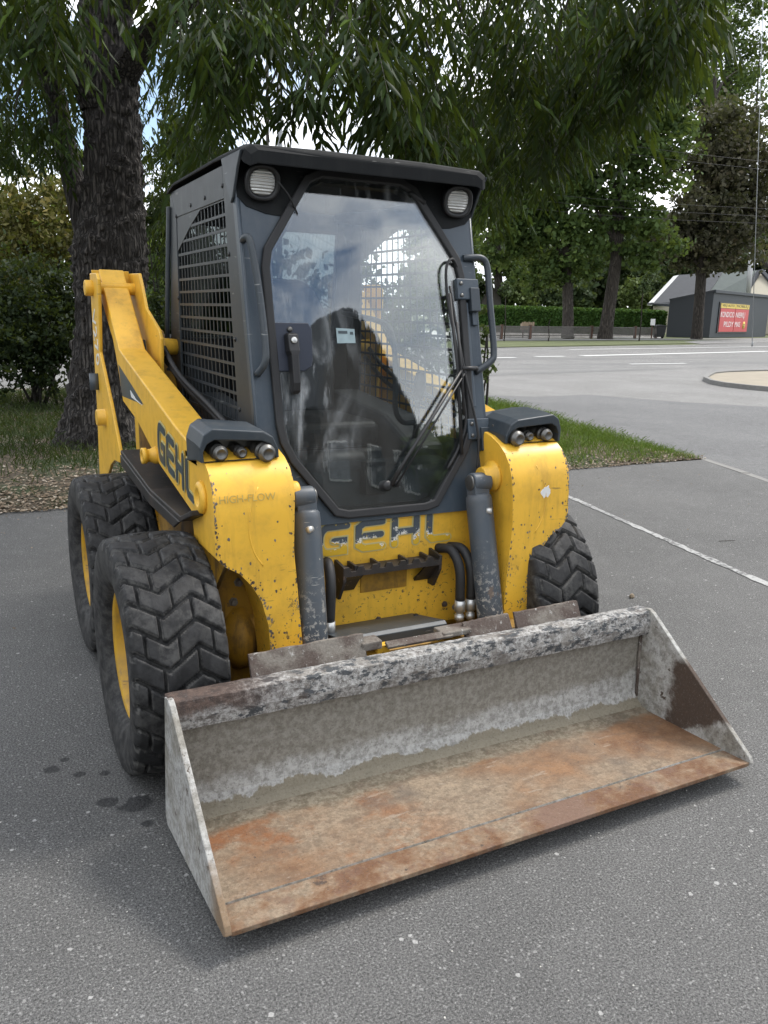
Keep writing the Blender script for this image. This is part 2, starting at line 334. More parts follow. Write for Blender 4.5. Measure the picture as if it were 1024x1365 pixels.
def bark(name, a, b, sc=1.0, bp=1.0):
    t = NT(name); v = t.oc((15*sc, 15*sc, 1.9*sc)); n = t.noise(1.7, 8, .68, v, .6); n2 = t.noise(26*sc, 6, .7)
    vo = t.n('TexVoronoi', Scale=2.2); vo.feature = 'DISTANCE_TO_EDGE'
    mv = t.n('MixRGB'); mv.inputs[0].default_value = .22; t.l(v, mv.inputs[1]); nn = t.n('TexNoise', Scale=1.5, Detail=4); t.l(v, nn.inputs[0]); t.l(nn.outputs['Color'], mv.inputs[2]); t.l(mv.outputs[0], vo.inputs[0])
    e = t.step(vo.outputs[0], .0, .28); h = t.math('ADD', e, t.math('MULTIPLY', n, .9))
    c = t.mix(t.math('MULTIPLY', e, t.step(n, .3, .7)), a, b); c = t.mix(t.math('MULTIPLY', n2, .4), c, a)
    t.bump(h, bp, .05*sc**-1); return t.done(c, .92)
BARK = bark('ash_bark', (.024, .020, .018), (.185, .165, .148))
BARKF = bark('far_bark', (.035, .028, .022), (.13, .11, .09), .4)
TWIG = plain('twig_bark', (.03, .027, .02), .8, var=.3)

# ---------------------------------------------------------------- object helpers
def link(o, parent=None):
    COL.objects.link(o)
    if parent is not None: o.parent = parent
    return o
def empty(name, loc=(0, 0, 0), parent=None):
    o = bpy.data.objects.new(name, None); o.location = loc; o.empty_display_size = .2; return link(o, parent)
def tag(o, label=None, cat=None, group=None, kind=None):
    if label: o['label'] = label
    if cat: o['category'] = cat
    if group: o['group'] = group
    if kind: o['kind'] = kind
    return o
class MB:
    def __init__(s): s.v = []; s.f = []; s.sm = []; s.mi = []; s.m = 0
    def add(s, vs, fs, smooth=False):
        b = len(s.v); s.v += [tuple(map(float, p)) for p in vs]
        for f in fs: s.f.append(tuple(b+i for i in f)); s.sm.append(smooth); s.mi.append(s.m)
        return s
    def box(s, c, d, rot=None):
        x, y, z = (q/2 for q in d); vs = [Vector((i*x, j*y, k*z)) for k in (-1, 1) for j in (-1, 1) for i in (-1, 1)]
        if rot is not None: vs = [rot @ q for q in vs]
        vs = [q+Vector(c) for q in vs]
        return s.add(vs, [(0, 2, 3, 1), (4, 5, 7, 6), (0, 1, 5, 4), (2, 6, 7, 3), (0, 4, 6, 2), (1, 3, 7, 5)])
    def prism(s, poly, a, b, ax='x'):   # poly in the two other axes, in order
        def P(u, v, w): return {'x': (w, u, v), 'y': (u, w, v), 'z': (u, v, w)}[ax]
        n = len(poly); vs = [P(u, v, a) for u, v in poly]+[P(u, v, b) for u, v in poly]
        fs = [tuple(range(n))[::-1], tuple(range(n, 2*n))]+[(i, (i+1) % n, n+(i+1) % n, n+i) for i in range(n)]
        return s.add(vs, fs)
    def tube(s, pts, r, n=12, caps=True, smooth=True):
        pts = [Vector(p) for p in pts]; rs = r if isinstance(r, (list, tuple)) else [r]*len(pts)
        up = None; vs = []
        for i, p in enumerate(pts):
            t = (pts[min(i+1, len(pts)-1)]-pts[max(i-1, 0)]).normalized()
            if up is None: up = t.orthogonal().normalized()
            up = (up-t*up.dot(t)).normalized(); w_ = t.cross(up)
            vs += [p+(up*math.cos(2*math.pi*k/n)+w_*math.sin(2*math.pi*k/n))*rs[i] for k in range(n)]
        b0 = [(i*n+k, i*n+(k+1) % n, (i+1)*n+(k+1) % n, (i+1)*n+k) for i in range(len(pts)-1) for k in range(n)]
        s.add(vs, b0, smooth)
        if caps:
            base = len(s.v)-len(vs)
            s.f.append(tuple(base+k for k in range(n))[::-1]); s.sm.append(False); s.mi.append(s.m)
            s.f.append(tuple(base+(len(pts)-1)*n+k for k in range(n))); s.sm.append(False); s.mi.append(s.m)
        return s
    def lathe(s, c, axis, prof, n=32, smooth=True):   # prof: (along, radius)
        a = Vector(axis).normalized(); u = a.orthogonal().normalized(); w_ = a.cross(u); c = Vector(c); vs = []
        for t_, r_ in prof: vs += [c+a*t_+(u*math.cos(2*math.pi*k/n)+w_*math.sin(2*math.pi*k/n))*r_ for k in range(n)]
        s.add(vs, [(i*n+k, i*n+(k+1) % n, (i+1)*n+(k+1) % n, (i+1)*n+k) for i in range(len(prof)-1) for k in range(n)], smooth)
        base = len(s.v)-len(vs)
        for j, rev in ((0, True), (len(prof)-1, False)):
            if prof[j][1] > 1e-4:
                f = tuple(base+j*n+k for k in range(n)); s.f.append(f[::-1] if rev else f); s.sm.append(False); s.mi.append(s.m)
        return s
    def loft(s, rings, smooth=False, caps=True):
        n = len(rings[0]); vs = [p for r_ in rings for p in r_]
        s.add(vs, [(i*n+k, i*n+(k+1) % n, (i+1)*n+(k+1) % n, (i+1)*n+k) for i in range(len(rings)-1) for k in range(n)], smooth)
        if caps:
            base = len(s.v)-len(vs)
            s.f.append(tuple(base+k for k in range(n))[::-1]); s.sm.append(False); s.mi.append(s.m)
            s.f.append(tuple(base+(len(rings)-1)*n+k for k in range(n))); s.sm.append(False); s.mi.append(s.m)
        return s
    def mirror(s):
        m = MB(); m.v = [(-x, y, z) for x, y, z in s.v]; m.f = [f[::-1] for f in s.f]; m.sm = list(s.sm); m.mi = list(s.mi); return m
    def build(s, name, mat, parent=None, bevel=0, seg=2, sub=0, ang=0):
        me = bpy.data.meshes.new(name); me.from_pydata(s.v, [], s.f)
        for m_ in (mat if isinstance(mat, (list, tuple)) else [mat]): me.materials.append(m_)
        me.polygons.foreach_set('use_smooth', s.sm); me.polygons.foreach_set('material_index', s.mi)
        import bmesh
        bm = bmesh.new(); bm.from_mesh(me); bmesh.ops.recalc_face_normals(bm, faces=bm.faces); bm.to_mesh(me); bm.free()
        if ang: me.polygons.foreach_set('use_smooth', [True]*len(me.polygons)); me.set_sharp_from_angle(angle=R(ang))
        me.update(); o = link(bpy.data.objects.new(name, me), parent)
        if bevel:
            b = o.modifiers.new('bevel', 'BEVEL'); b.width = bevel; b.segments = seg; b.limit_method = 'ANGLE'; b.angle_limit = R(32)
            b.harden_normals = False
        if sub:
            q = o.modifiers.new('sub', 'SUBSURF'); q.levels = q.render_levels = sub
        return o
def curvy(pts, n=8):      # Catmull-Rom through points
    P = [Vector(p) for p in pts]; P = [P[0]*2-P[1]]+P+[P[-1]*2-P[-2]]; out = []
    for i in range(1, len(P)-2):
        for k in range(n):
            t = k/n; a, b, c_, d = P[i-1:i+3]
            out.append(.5*((2*b)+(c_-a)*t+(2*a-5*b+4*c_-d)*t*t+(3*b-a-3*c_+d)*t**3))
    return out+[P[-2]]
def np_mesh(name, V, F, mat, parent=None, shade=None, smooth=False):
    V = np.asarray(V, dtype=np.float32); F = np.asarray(F, dtype=np.int32); k = F.shape[1]
    me = bpy.data.meshes.new(name); me.vertices.add(len(V)); me.vertices.foreach_set('co', V.ravel())
    me.loops.add(F.size); me.loops.foreach_set('vertex_index', F.ravel())
    me.polygons.add(len(F)); me.polygons.foreach_set('loop_start', np.arange(len(F), dtype=np.int32)*k)
    if smooth: me.polygons.foreach_set('use_smooth', np.ones(len(F), dtype=bool))
    if shade is not None:
        a = me.attributes.new('shade' if smooth is False else 'lug', 'FLOAT', 'POINT'); a.data.foreach_set('value', np.asarray(shade, dtype=np.float32))
    me.materials.append(mat); me.update(calc_edges=True); me.validate()
    return link(bpy.data.objects.new(name, me), parent)
# ================================================================ SKID LOADER
LOADER = tag(empty('skid_loader', (0, .4, 0)), 'yellow skid steer loader with slate closed cab and lowered bucket on the asphalt', 'loader')
LOADER_OFF = Vector((0, -.4, 0))
def part(mb, name, mat, bevel=0, parent=None, **k):
    o = mb.build(name, mat, parent or LOADER, bevel, **k)
    if parent is None: o.location = LOADER_OFF
    return o
def both(mb, name, mat, bevel=0, **k):
    return part(mb, name, mat, bevel, **k), part(mb.mirror(), name, mat, bevel, **k)

# ---- tyres: chevron lugs raised from the carcass
def tyre():
    rows = 31; per = 16; NU = rows*per; TW = .137
    vs = np.linspace(-1, 1, 81)
    cols = []      # (x, radius, v)
    for v in vs: cols.append((v*TW, .409-.012*abs(v)**3.2, v))
    side = [(.146, .384, 1.15), (.151, .356, 1.3), (.152, .325, 1.45), (.148, .29, 1.6), (.138, .258, 1.8), (.124, .236, 1.9), (.085, .222, 2.0)]
    cols = [(-a, b, -c_) for a, b, c_ in side[::-1]]+cols+side
    X = np.array([c_[0] for c_ in cols]); RR = np.array([c_[1] for c_ in cols]); V = np.array([c_[2] for c_ in cols])
    U = np.arange(NU)/NU*rows
    uu, vv = np.meshgrid(U, V, indexing='ij')
    tri = lambda q: 2*np.abs(2*(q-np.floor(q+.5)))-1
    s = uu+.40*tri(vv*.72+.22)
    fr = s-np.floor(s); row = np.floor(s).astype(int)
    dg = np.minimum(fr, 1-fr)                       # distance to the groove between rows
    g = np.clip((dg-.07)/.05, 0, 1)
    cutA = np.minimum.reduce([np.abs(vv-q) for q in (-.42, .36, 1.02)])
    cutB = np.minimum.reduce([np.abs(vv-q) for q in (-.78, -.04, .72)])
    cut = np.where(row % 2 == 0, cutA, cutB)
    h = np.minimum(g, np.clip((cut-.022)/.022, 0, 1)); h = h*h*(3-2*h)
    rn = np.random.RandomState(3).rand(rows*2+4, 4)
    h *= .88+.12*rn[row % rows, np.clip(((vv+1)*2).astype(int), 0, 3)]
    av = np.abs(vv)
    depth = np.where(av <= 1, .020, np.where(av < 1.35, .020*(1.35-av)/.35, 0))
    rad = RR[None, :]-.020*(av <= 1.0)*(1-h)-np.where(av > 1, depth*(1-h), 0)
    # low rings and wear on the sidewall
    rad += .0018*np.sin(av*40)*(av > 1.2)
    th = U/rows*2*np.pi
    xs = np.broadcast_to(X[None, :], rad.shape)
    P = np.stack([xs, rad*np.cos(th)[:, None], rad*np.sin(th)[:, None]], -1).reshape(-1, 3)
    nc = len(cols); i = np.arange(NU)[:, None]; j = np.arange(nc-1)[None, :]
    a = i*nc+j; b = ((i+1) % NU)*nc+j
    F = np.stack([a, a+1, b+1, b], -1).reshape(-1, 4)
    lug = np.where(av <= 1.2, h, .9).reshape(-1)
    o = np_mesh('tyre', P, F, TYRE, None, lug, smooth=True)
    return o
def rim_mb():           # dished disc, outer side towards -x
    m = MB(); m.lathe((0, 0, 0), (-1, 0, 0), [(-.09, .20), (-.09, .223), (-.08, .218), (.02, .21), (.095, .224), (.106, .229), (.108, .222), (.096, .212), (.035, .200), (-.01, .190), (-.045, .175), (-.055, .10), (-.04, .09), (-.04, .0)], 40)
    return m
wheel_root = empty('wheel', (0, 0, 0), LOADER)
ty = tyre(); ty.parent = wheel_root
rim = rim_mb().build('rim', RIMM, wheel_root)
m = MB(); m.lathe((-.0, 0, 0), (-1, 0, 0), [(0, .062), (.05, .058), (.058, .045), (.06, 0)], 20)
for k in range(8):
    a = k*math.pi/4; m.lathe((.01, math.cos(a)*.135, math.sin(a)*.135), (-1, 0, 0), [(0, .014), (.03, .014), (.03, .009), (.045, .009), (.046, 0)], 6, False)
hub = m.build('hub', RIMM, wheel_root)
for i, (x, y, side) in enumerate(((-.862, -.02, 0), (-.815, 1.085, 0), (.680, .035, 1), (.737, 1.085, 1))):
    if i == 0: wr = wheel_root; kids = [ty, rim, hub]
    else:
        wr = link(wheel_root.copy(), LOADER); kids = []
        for c_ in (ty, rim, hub): kids.append(link(c_.copy(), wr))
    wr.location = (x, y-.4, .409); wr.rotation_euler = (R((0, 31, 12, 47)[i])*(1 if side == 0 else -1), 0, math.pi if side else 0)
    wr.rotation_mode = 'XYZ'

# ---- chassis
m = MB()
m.prism([(-.02, .24), (1.75, .24), (1.80, .40), (1.80, .98), (.9, 1.0), (-.0, .83), (-.045, .70), (-.05, .34)], -.455, .455)
part(m, 'chassis', YEL2, .006)
m = MB(); m.prism([(-.052, .345), (-.052, .822), (-.02, .826), (-.02, .345)], -.40, .40)
part(m, 'front_panel', YEL, .004)
m = MB()         # axle housing flanges with a folded guard in front of the tyre gap
m.prism([(-.64, .22), (-.46, .22), (-.46, .76), (-.53, .80), (-.60, .70), (-.645, .60)], -.035, .0, 'y')
both(m, 'axle_guard', YEL2, .004)
for sx in (-1, 1):
    for z in (.40, .475, .55, .62, .68):
        mm = MB(); mm.lathe((sx*(.592-(.02 if z > .6 else 0)), -.036, z), (0, -1, 0), [(0, .017), (.004, .017), (.004, .011), (.02, .011), (.021, .0)], 6, False); part(mm, 'bolt', BMISC)
m = MB()      # axle stubs
for y in (-.005, 1.075):
    m = MB(); m.lathe((-.45, y, .409), (-1, 0, 0), [(0, .09), (.08, .09), (.1, .12), (.14, .12), (.20, .06)], 24); both(m, 'axle', YEL2)
m = MB(); m.prism([(1.15, .95), (2.02, .95), (2.05, 1.05), (2.02, 1.30), (1.75, 1.42), (1.2, 1.42)], -.42, .42)
part(m, 'engine_cover', BLK, .015)
m = MB(); m.prism([(1.78, .35), (2.06, .38), (2.08, .95), (1.78, 1.0)], -.50, .50); part(m, 'rear_door', YEL, .01)
# dark belly clutter between chassis and arms (tanks and hose runs)
m = MB(); m.prism([(.15, .74), (1.1, .74), (1.15, .98), (.75, 1.0), (.2, .88)], -.60, -.455); both(m, 'side_tank', BLK, .02)
m = MB()
for k, (y0, z0) in enumerate(((.86, 1.0), (.80, .985), (.74, .97))):
    m.tube(curvy([(-.56, y0+.35, z0+.02), (-.60, y0+.1, z0-.015), (-.66, y0-.02, z0-.03), (-.62, y0-.14, z0-.03), (-.5, y0-.2, z0-.02)], 6), .013, 10)
both(m, 'hydraulic_pipe', GRYD)
# fender trays between arm and tyre
m = MB(); m.prism([(1.10, .925), (1.10, .905), (.50, .842), (.03, .842), (-.12, .895), (-.12, .915), (.03, .862), (.5, .862)], -.755, -.52)
m.prism([(1.10, .905), (1.10, .855), (.50, .80), (.12, .80), (.03, .842), (.5, .845)], -.758, -.748)
both(m, 'fender_tray', BLKM, .004)

# ---- loader arms
armp = [(1.70, 1.735), (1.255, 1.367), (.47, 1.196), (.23, 1.143), (-.03, 1.100), (-.10, 1.0), (-.17, .80), (-.16, .775), (.05, .875), (.51, .955), (.90, 1.075), (1.22, 1.13), (1.32, 1.30), (1.40, 1.40), (1.72, 1.62), (1.76, 1.68)]
m = MB(); m.prism(armp, -.712, -.592); both(m, 'loader_arm', YEL, .006)
lv = [(1.112, -.7065, -.445, -.02, .10), (1.100, -.710, -.440, -.085, .10), (1.078, -.712, -.437, -.145, .10), (1.05, -.712, -.436, -.19, .09), (1.01, -.713, -.436, -.222, .08), (.96, -.713, -.438, -.240, .07), (.90, -.713, -.442, -.247, .04), (.785, -.713, -.446, -.252, .0), (.752, -.684, -.444, -.253, -.02), (.722, -.634, -.441, -.254, -.04), (.675, -.594, -.437, -.255, -.06), (.62, -.563, -.433, -.257, -.08), (.53, -.540, -.426, -.260, -.10), (.40, -.534, -.417, -.266, -.12), (.30, -.534, -.417, -.27, -.13)]
m = MB(); m.loft([[(a, c_, z), (b, c_, z), (b, d, z), (a, d, z)] for z, a, b, c_, d in lv]); both(m, 'arm_nose', YEL, 0, ang=40)
m = MB(); m.lathe((-.712, -.115, .955), (-1, 0, 0), [(0, .056), (.014, .052), (.02, .040), (.019, .028), (.006, .022), (.006, 0)], 28)
both(m, 'pivot_boss', YEL)
m = MB(); m.lathe((-.70, .565, .985), (-1, 0, 0), [(0, .036), (.02, .034), (.035, .026), (.05, .026), (.05, .032), (.068, .032), (.068, .019), (.06, .019)], 20); both(m, 'grease_boss', YEL)
# chipped paint down the front edges of the arm noses, and the weld curve of the wear plate
for sx in (-1, 1):
    rgc = random.Random(8+sx); m = MB(); Z_ = [q[0] for q in lv][::-1]
    def nose(z):
        return [float(np.interp(z, Z_, [q[k] for q in lv][::-1])) for k in (1, 2, 3)]
    for k in range(190):
        low = k % 3; z = rgc.uniform(.44, .80) if low else rgc.uniform(.80, 1.05); xo, xi, yf = nose(z); s_ = rgc.uniform(.0015, .0055)
        xx = xo+rgc.expovariate(160) if rgc.random() < .62 else (xi-rgc.expovariate(200) if rgc.random() < .5 else rgc.uniform(xo, xi))
        if xo < xx < xi:
            n_ = rgc.randint(5, 7); pv_ = []
            for j in range(n_):
                a = 2*math.pi*j/n_; zz = z+math.sin(a)*s_*rgc.uniform(.6, 1.7); x_ = min(max(xx+math.cos(a)*s_*rgc.uniform(.5, 1.2), xo+.0005), xi-.0005); pv_.append((-sx*x_ if sx > 0 else x_, nose(zz)[2]-.0006, zz))
            m.add(pv_, [tuple(range(n_))])
    tag(part(m, 'paint_chips', BMISC), None, None, None, 'stuff')
    m = MB(); P_ = [(.560, 1.00), (.592, .93), (.600, .86), (.585, .79), (.555, .74)]; m.tube(curvy([(sx*x, nose(z)[2]+.001, z) for x, z in P_], 5), .0032, 6); part(m, 'weld_line', YEL)
# cylinder pins, inner side of the nose
m = MB(); m.lathe((-.44, -.115, .948), (1, 0, 0), [(0, .060), (.012, .060), (.025, .042), (.055, .038), (.06, .036)], 24); both(m, 'pin_boss', YEL)
m = MB(); a_ = Vector((-.358, -.128, .93)); b_ = Vector((-.372, -.262, .36))
ax = (b_-a_).normalized()
m.lathe(a_+ax*.045, ax, [(0, .040), (.01, .049), (.03, .051), (.53, .051), (.56, .048), (.60, .03)], 28)
cylL = part(m, 'tilt_cylinder', GRYW); cylR = part(m.mirror(), 'tilt_cylinder', GRYW)
m = MB(); m.lathe(a_+Vector((-.05, 0, .0)), (1, 0, 0), [(0, .034), (.004, .038), (.075, .038), (.08, .034)], 28); m.box(a_+ax*.03, (.07, .055, .05), ax.to_track_quat('-Z', 'Y').to_matrix()); 
part(m, 'cylinder_eye', GRYW, .003); part(m.mirror(), 'cylinder_eye', GRYW, .003)
m = MB(); m.lathe(a_+Vector((.03, 0, 0)), (1, 0, 0), [(0, .03), (.006, .03), (.008, .026), (.007, .012), (.009, .0)], 24); both(m, 'pin_cap', STEEL)
m = MB(); m.lathe(a_+ax*.10+Vector((.0, -.045, 0)), (-.6, -.4, 0), [(0, .012), (.02, .012), (.02, 0)], 10); both(m, 'port_fitting', SILV)

# ---- coupler covers at the top of the arms
def cover_mb():
    m = MB(); prof = [(-.726, 1.076), (-.728, 1.125), (-.714, 1.166), (-.686, 1.184), (-.515, 1.168), (-.482, 1.150), (-.462, 1.108), (-.460, 1.080)]
    inn = [(-.716, 1.078), (-.717, 1.108), (-.705, 1.134), (-.680, 1.148), (-.520, 1.138), (-.490, 1.126), (-.473, 1.100), (-.471, 1.080)]
    rings = []
    for y, k, dz in ((-.155, 1, 0), (-.10, 1, .006), (.02, .99, .012), (.085, .80, .004), (.12, .60, -.02)):
        rings.append([(-.585+(x+.585)*k, y, z+dz if i not in (0, len(prof)-1) else z-.02*(y > -.1)) for i, (x, z) in enumerate(prof)])
    n = len(prof)
    m.loft(rings[:], caps=False)
    ri = [[(x, y, z) for x, z in inn] for y in (-.155, -.02)]
    m.loft(ri, caps=False)
    b0 = 0; b1 = len(rings)*n
    for i in range(n-1): m.f.append((b0+i, b0+i+1, b1+i+1, b1+i)); m.sm.append(False); m.mi.append(0)
    m.f.append(tuple((len(rings)-1)*n+i for i in range(n))); m.sm.append(False); m.mi.append(0)
    return m
both(cover_mb(), 'coupler_cover', GRYD, .0035)
m = MB(); m.box((-.592, -.05, 1.108), (.245, .012, .064)); both(m, 'coupler_plate', STEEL, .002)
for sx in (-1, 1):
    for x, r_, ln, z in ((-.660, .024, .115, 1.108), (-.585, .0175, .10, 1.104), (-.508, .028, .135, 1.104)):
        m = MB(); m.lathe((sx*x, -.05, z), (0, -1, -.05), [(0, r_*1.25), (ln*.42, r_*1.25), (ln*.46, r_), (ln*.60, r_), (ln*.61, r_*1.18), (ln*.70, r_*1.18), (ln*.71, r_*.95), (ln*.80, r_*.95), (ln*.81, r_*1.06), (ln*.9, r_*1.06), (ln*.92, r_*.82), (ln, r_*.80), (ln*1.0, r_*.6), (ln*.95, r_*.5), (ln*.95, 0)], 22)
        part(m, 'hydraulic_coupler', STEEL)

# ---- rear towers
outp = [(1.685, 1.712), (1.50, 1.708), (1.462, 1.68), (1.463, 1.60), (1.515, 1.337), (1.277, 1.109), (1.090, .90), (1.12, .862), (1.26, .85), (1.366, .812), (1.46, .75), (1.515, .68), (1.736, .66), (1.69, 1.10)]
m = MB(); m.prism(outp, -.758, -.742); both(m, 'tower_plate', YEL, .004)
inp = [(1.76, 1.72), (1.50, 1.715), (1.45, 1.66), (1.37, 1.55), (1.12, 1.46), (1.08, 1.42), (1.12, 1.0), (1.64, 1.0)]
m = MB(); m.prism(inp, -.56, -.545); both(m, 'tower_plate', YEL, .004)
m = MB(); m.lathe((-.795, 1.62, 1.64), (1, 0, 0), [(0, .034), (.004, .038), (.045, .038), (.045, .03), (.25, .03)], 20); both(m, 'tower_pin', YEL, .002)
m = MB(); m.box((-.65, 1.74, 1.69), (.18, .012, .08)); both(m, 'tower_brace', YEL, .002)
m = MB(); m.lathe((-.798, 1.46, 1.03), (1, 0, 0), [(0, .036), (.004, .04), (.045, .04), (.05, .05), (.06, .05)], 20); both(m, 'link_pin', YEL)
m = MB(); m.lathe((-.545, 1.2, 1.38), (1, 0, 0), [(0, .045), (.03, .04), (.09, .035)], 18); both(m, 'link_pin', YEL)
m = MB(); m.tube([(-.775, 1.60, 1.15), (-.775, 1.61, 1.23)], .024, 16); both(m, 'cylinder_collar', GRYW)
m = MB(); m.tube([(-.574, 1.28, 1.15), (-.574, 1.40, 1.40)], .012, 10); both(m, 'lift_cylinder', GRYD)
m = MB(); m.prism([(1.3, .7), (1.75, .7), (1.75, 1.45), (1.45, 1.45), (1.2, 1.2)], -.545, -.46); both(m, 'tower_base', YEL2, .01)
m = MB(); m.tube(curvy([(-.52, 1.2, 1.33), (-.50, .9, 1.22), (-.50, .55, 1.16), (-.52, .2, 1.12), (-.5, .07, 1.10)], 6), .011, 8)
m.tube(curvy([(-.53, 1.3, 1.45), (-.52, .95, 1.28), (-.515, .5, 1.19), (-.53, .16, 1.14)], 6), .011, 8); both(m, 'arm_hose', RUB)

# ---- lettering, cut as raised ink strokes
def stroke(m, pts, wd, mp, off):
    """flat ribbon with round ends along pts (letter space), mp maps (u, v, off) to 3-D"""
    P = [Vector((p[0], p[1])) for p in pts]; Lf = []; Rt = []
    for i, p in enumerate(P):
        d0 = (P[i]-P[i-1]).normalized() if i else (P[1]-P[0]).normalized()
        d1 = (P[i+1]-P[i]).normalized() if i < len(P)-1 else d0
        d = (d0+d1).normalized(); nn = Vector((-d.y, d.x))*(wd/2/max(.5, d.dot(d1)))
        Lf.append(p+nn); Rt.append(p-nn)
    def cap(c_, d, sgn):
        out = []
        for k in range(1, 6):
            a = math.pi*k/6; n_ = Vector((-d.y, d.x)); out.append(c_+(n_*math.cos(a)+d*math.sin(a)*sgn)*wd/2*(1))
        return out
    de = (P[-1]-P[-2]).normalized(); ds = (P[1]-P[0]).normalized()
    poly = Lf+cap(P[-1], de, 1)+Rt[::-1]+[q for q in cap(P[0], ds, -1)][::-1]
    n = len(poly); nl = len(Lf); b = [mp(q.x, q.y, off) for q in poly]
    # quads along the ribbon + fans at ends
    fs = [(i, i+1, n-(len(P[:0])+0)-1-0, 0) for i in range(0)]
    idxR = list(range(nl+5, nl+5+nl))[::-1]
    for i in range(nl-1): fs.append((i, i+1, idxR[i+1], idxR[i]))
    fs.append(tuple([nl-1]+list(range(nl, nl+5))+[idxR[-1]])); fs.append(tuple([idxR[0]]+list(range(nl+5+nl, n))+[0]))
    # thickness
    t0 = [mp(q.x, q.y, off-.0012) for q in poly]
    m.add(b+t0, fs+[(i, (i+1) % n, n+(i+1) % n, n+i) for i in range(n)])
def arc(cx, cy, rx, ry, a0, a1, n=6): return [(cx+rx*math.cos(R(a0+(a1-a0)*k/n)), cy+ry*math.sin(R(a0+(a1-a0)*k/n))) for k in range(n+1)]
LET = {'G': [[(.95, .91)]+arc(.36, .55, .27, .36, 90, 180)+arc(.36, .42, .27, .33, 180, 270)+[(.86, .09), (.86, .45), (.55, .45)]],
       'E': [[(.92, .91), (.28, .91)]+[(.10, .80), (.10, .20), (.28, .09), (.92, .09)], [(.30, .50), (.86, .50)]],
       'H': [[(.10, .91), (.10, .09)], [(.88, .91), (.88, .09)], [(.15, .50), (.84, .50)]],
       'L': [[(.12, .91), (.12, .22), (.26, .09), (.88, .09)]]}
def letters(word, mp, mat, edge, wd=.20, ew=.30, wdt=(1.05, 1.02, 1.02, .95)):
    u = 0; 
    for ch, a in zip(word, wdt):
        m1 = MB(); m2 = MB(); dz_ = 0
        for st in LET[ch]:
            dz_ += .0006
            pts = [(u+x*a*.9, y) for x, y in st]
            stroke(m1, pts, wd, mp, .0042+dz_); stroke(m2, pts, ew, mp, .0010+dz_)
        u += a*1.12
        if edge: yield ch, m2, edge, 'letter_edge'
        yield ch, m1, mat, 'letter'
S = Vector((-.28, -.052, .682)); W1 = .133; H1 = .118
fm = lettering('worn_front_ink', .735)
for ch, mm, mt, nm in letters('GEHL', lambda u, v, o: (S.x+u*W1, S.y-o, S.z+v*H1+u*W1*.015), fm, fm and DECALE, .20, .29): part(mm, nm, mt)
P0 = Vector((-.7135, .50, .985)); EU = Vector((0, -.535, -.075))/4.4; EV = Vector((0, -.005, .150))
for sx in (-1, 1):
    def mp_(u, v, o, sx=sx):
        p = P0+EU*u+EV*v*(1-.035*u); return (sx*(p.x-o) if sx == 1 else p.x-o, p.y, p.z)
    if sx == 1:
        def mp_(u, v, o): p = P0+EU*(4.3-u)+EV*v*(1-.035*(4.3-u)); return (-(p.x-o), p.y, p.z)
    for ch, mm, mt, nm in letters('GEHL', mp_, DECAL, DECALE, .20, .30): part(mm, nm, mt)
# swoosh decal
m = MB(); m.prism([(1.285, 1.295), (.99, 1.225), (.76, 1.165), (1.0, 1.16), (1.225, 1.155)], -.7135, -.7117); both(m, 'decal', DECAL)
m = MB(); m.prism([(1.02, 1.20), (.90, 1.172), (.78, 1.160), (1.0, 1.172)], -.7150, -.7131); both(m, 'decal_highlight', WHT)
# model number on the tower, read downwards
FONTC = {}
def text_obj(txt, size, loc, rot, mat, parent, name='lettering', extrude=.001, sx=1.0, align='CENTER', spacing=1.0):
    cu = bpy.data.curves.new(name, 'FONT'); cu.body = txt; cu.size = size; cu.extrude = extrude; cu.align_x = align; cu.align_y = 'CENTER'; cu.resolution_u = 3; cu.space_character = spacing
    tmp = bpy.data.objects.new(name, cu); COL.objects.link(tmp); bpy.context.view_layer.update()
    me = bpy.data.meshes.new_from_object(tmp.evaluated_get(bpy.context.evaluated_depsgraph_get())); bpy.data.objects.remove(tmp); bpy.data.curves.remove(cu)
    me.materials.clear(); me.materials.append(mat); o = link(bpy.data.objects.new(name, me), parent)
    o.location = loc; o.rotation_euler = rot; o.scale = (sx, 1, 1); return o
for sx in (-1, 1):
    rt = Matrix(((0, 0, sx), (sx*(-1 if sx > 0 else 1)*0, 0, 0), (0, 0, 0)))
    # text runs along -z, letters upright towards +y (left) / -y (right)
    X_ = Vector((0, -.25, -.97)).normalized(); Z_ = Vector((sx, 0, 0)); Y_ = Z_.cross(X_)
    mt = Matrix((X_, Y_, Z_)).transposed().to_euler()
    text_obj('V270', .135, Vector((sx*.7595, 1.60, 1.40))+LOADER_OFF, mt, WHT, LOADER, 'model_number', .001, .95)
# faded High-Flow stencil
HF = plain('faded_print', (.46, .33, .08), .45, var=.45, nscale=70)
text_obj('HI', .030, Vector((-.665, -.2555, .975))+LOADER_OFF, (R(90), 0, 0), HF, LOADER, 'stencil_print', .001) if False else None
text_obj('HIGH-FLOW', .034, Vector((-.60, -.2395, .968))+LOADER_OFF, (R(76), 0, 0), HF, LOADER, 'stencil_print', .0006)
m = MB(); rg3 = random.Random(4)
pv = [(.60+math.cos(a)*.026*rg3.uniform(.6, 1.15), .898+math.sin(a)*.026*rg3.uniform(.6, 1.15)) for a in [k*math.pi/8 for k in range(16)]]
m.add([(x, -.2478-.0012-(.90-z)*0, z) for x, z in pv]+[(x, -.2465, z) for x, z in pv], [tuple(range(16))]+[(i, (i+1) % 16, 16+(i+1) % 16, 16+i) for i in range(16)]); part(m, 'bare_patch', WHT)

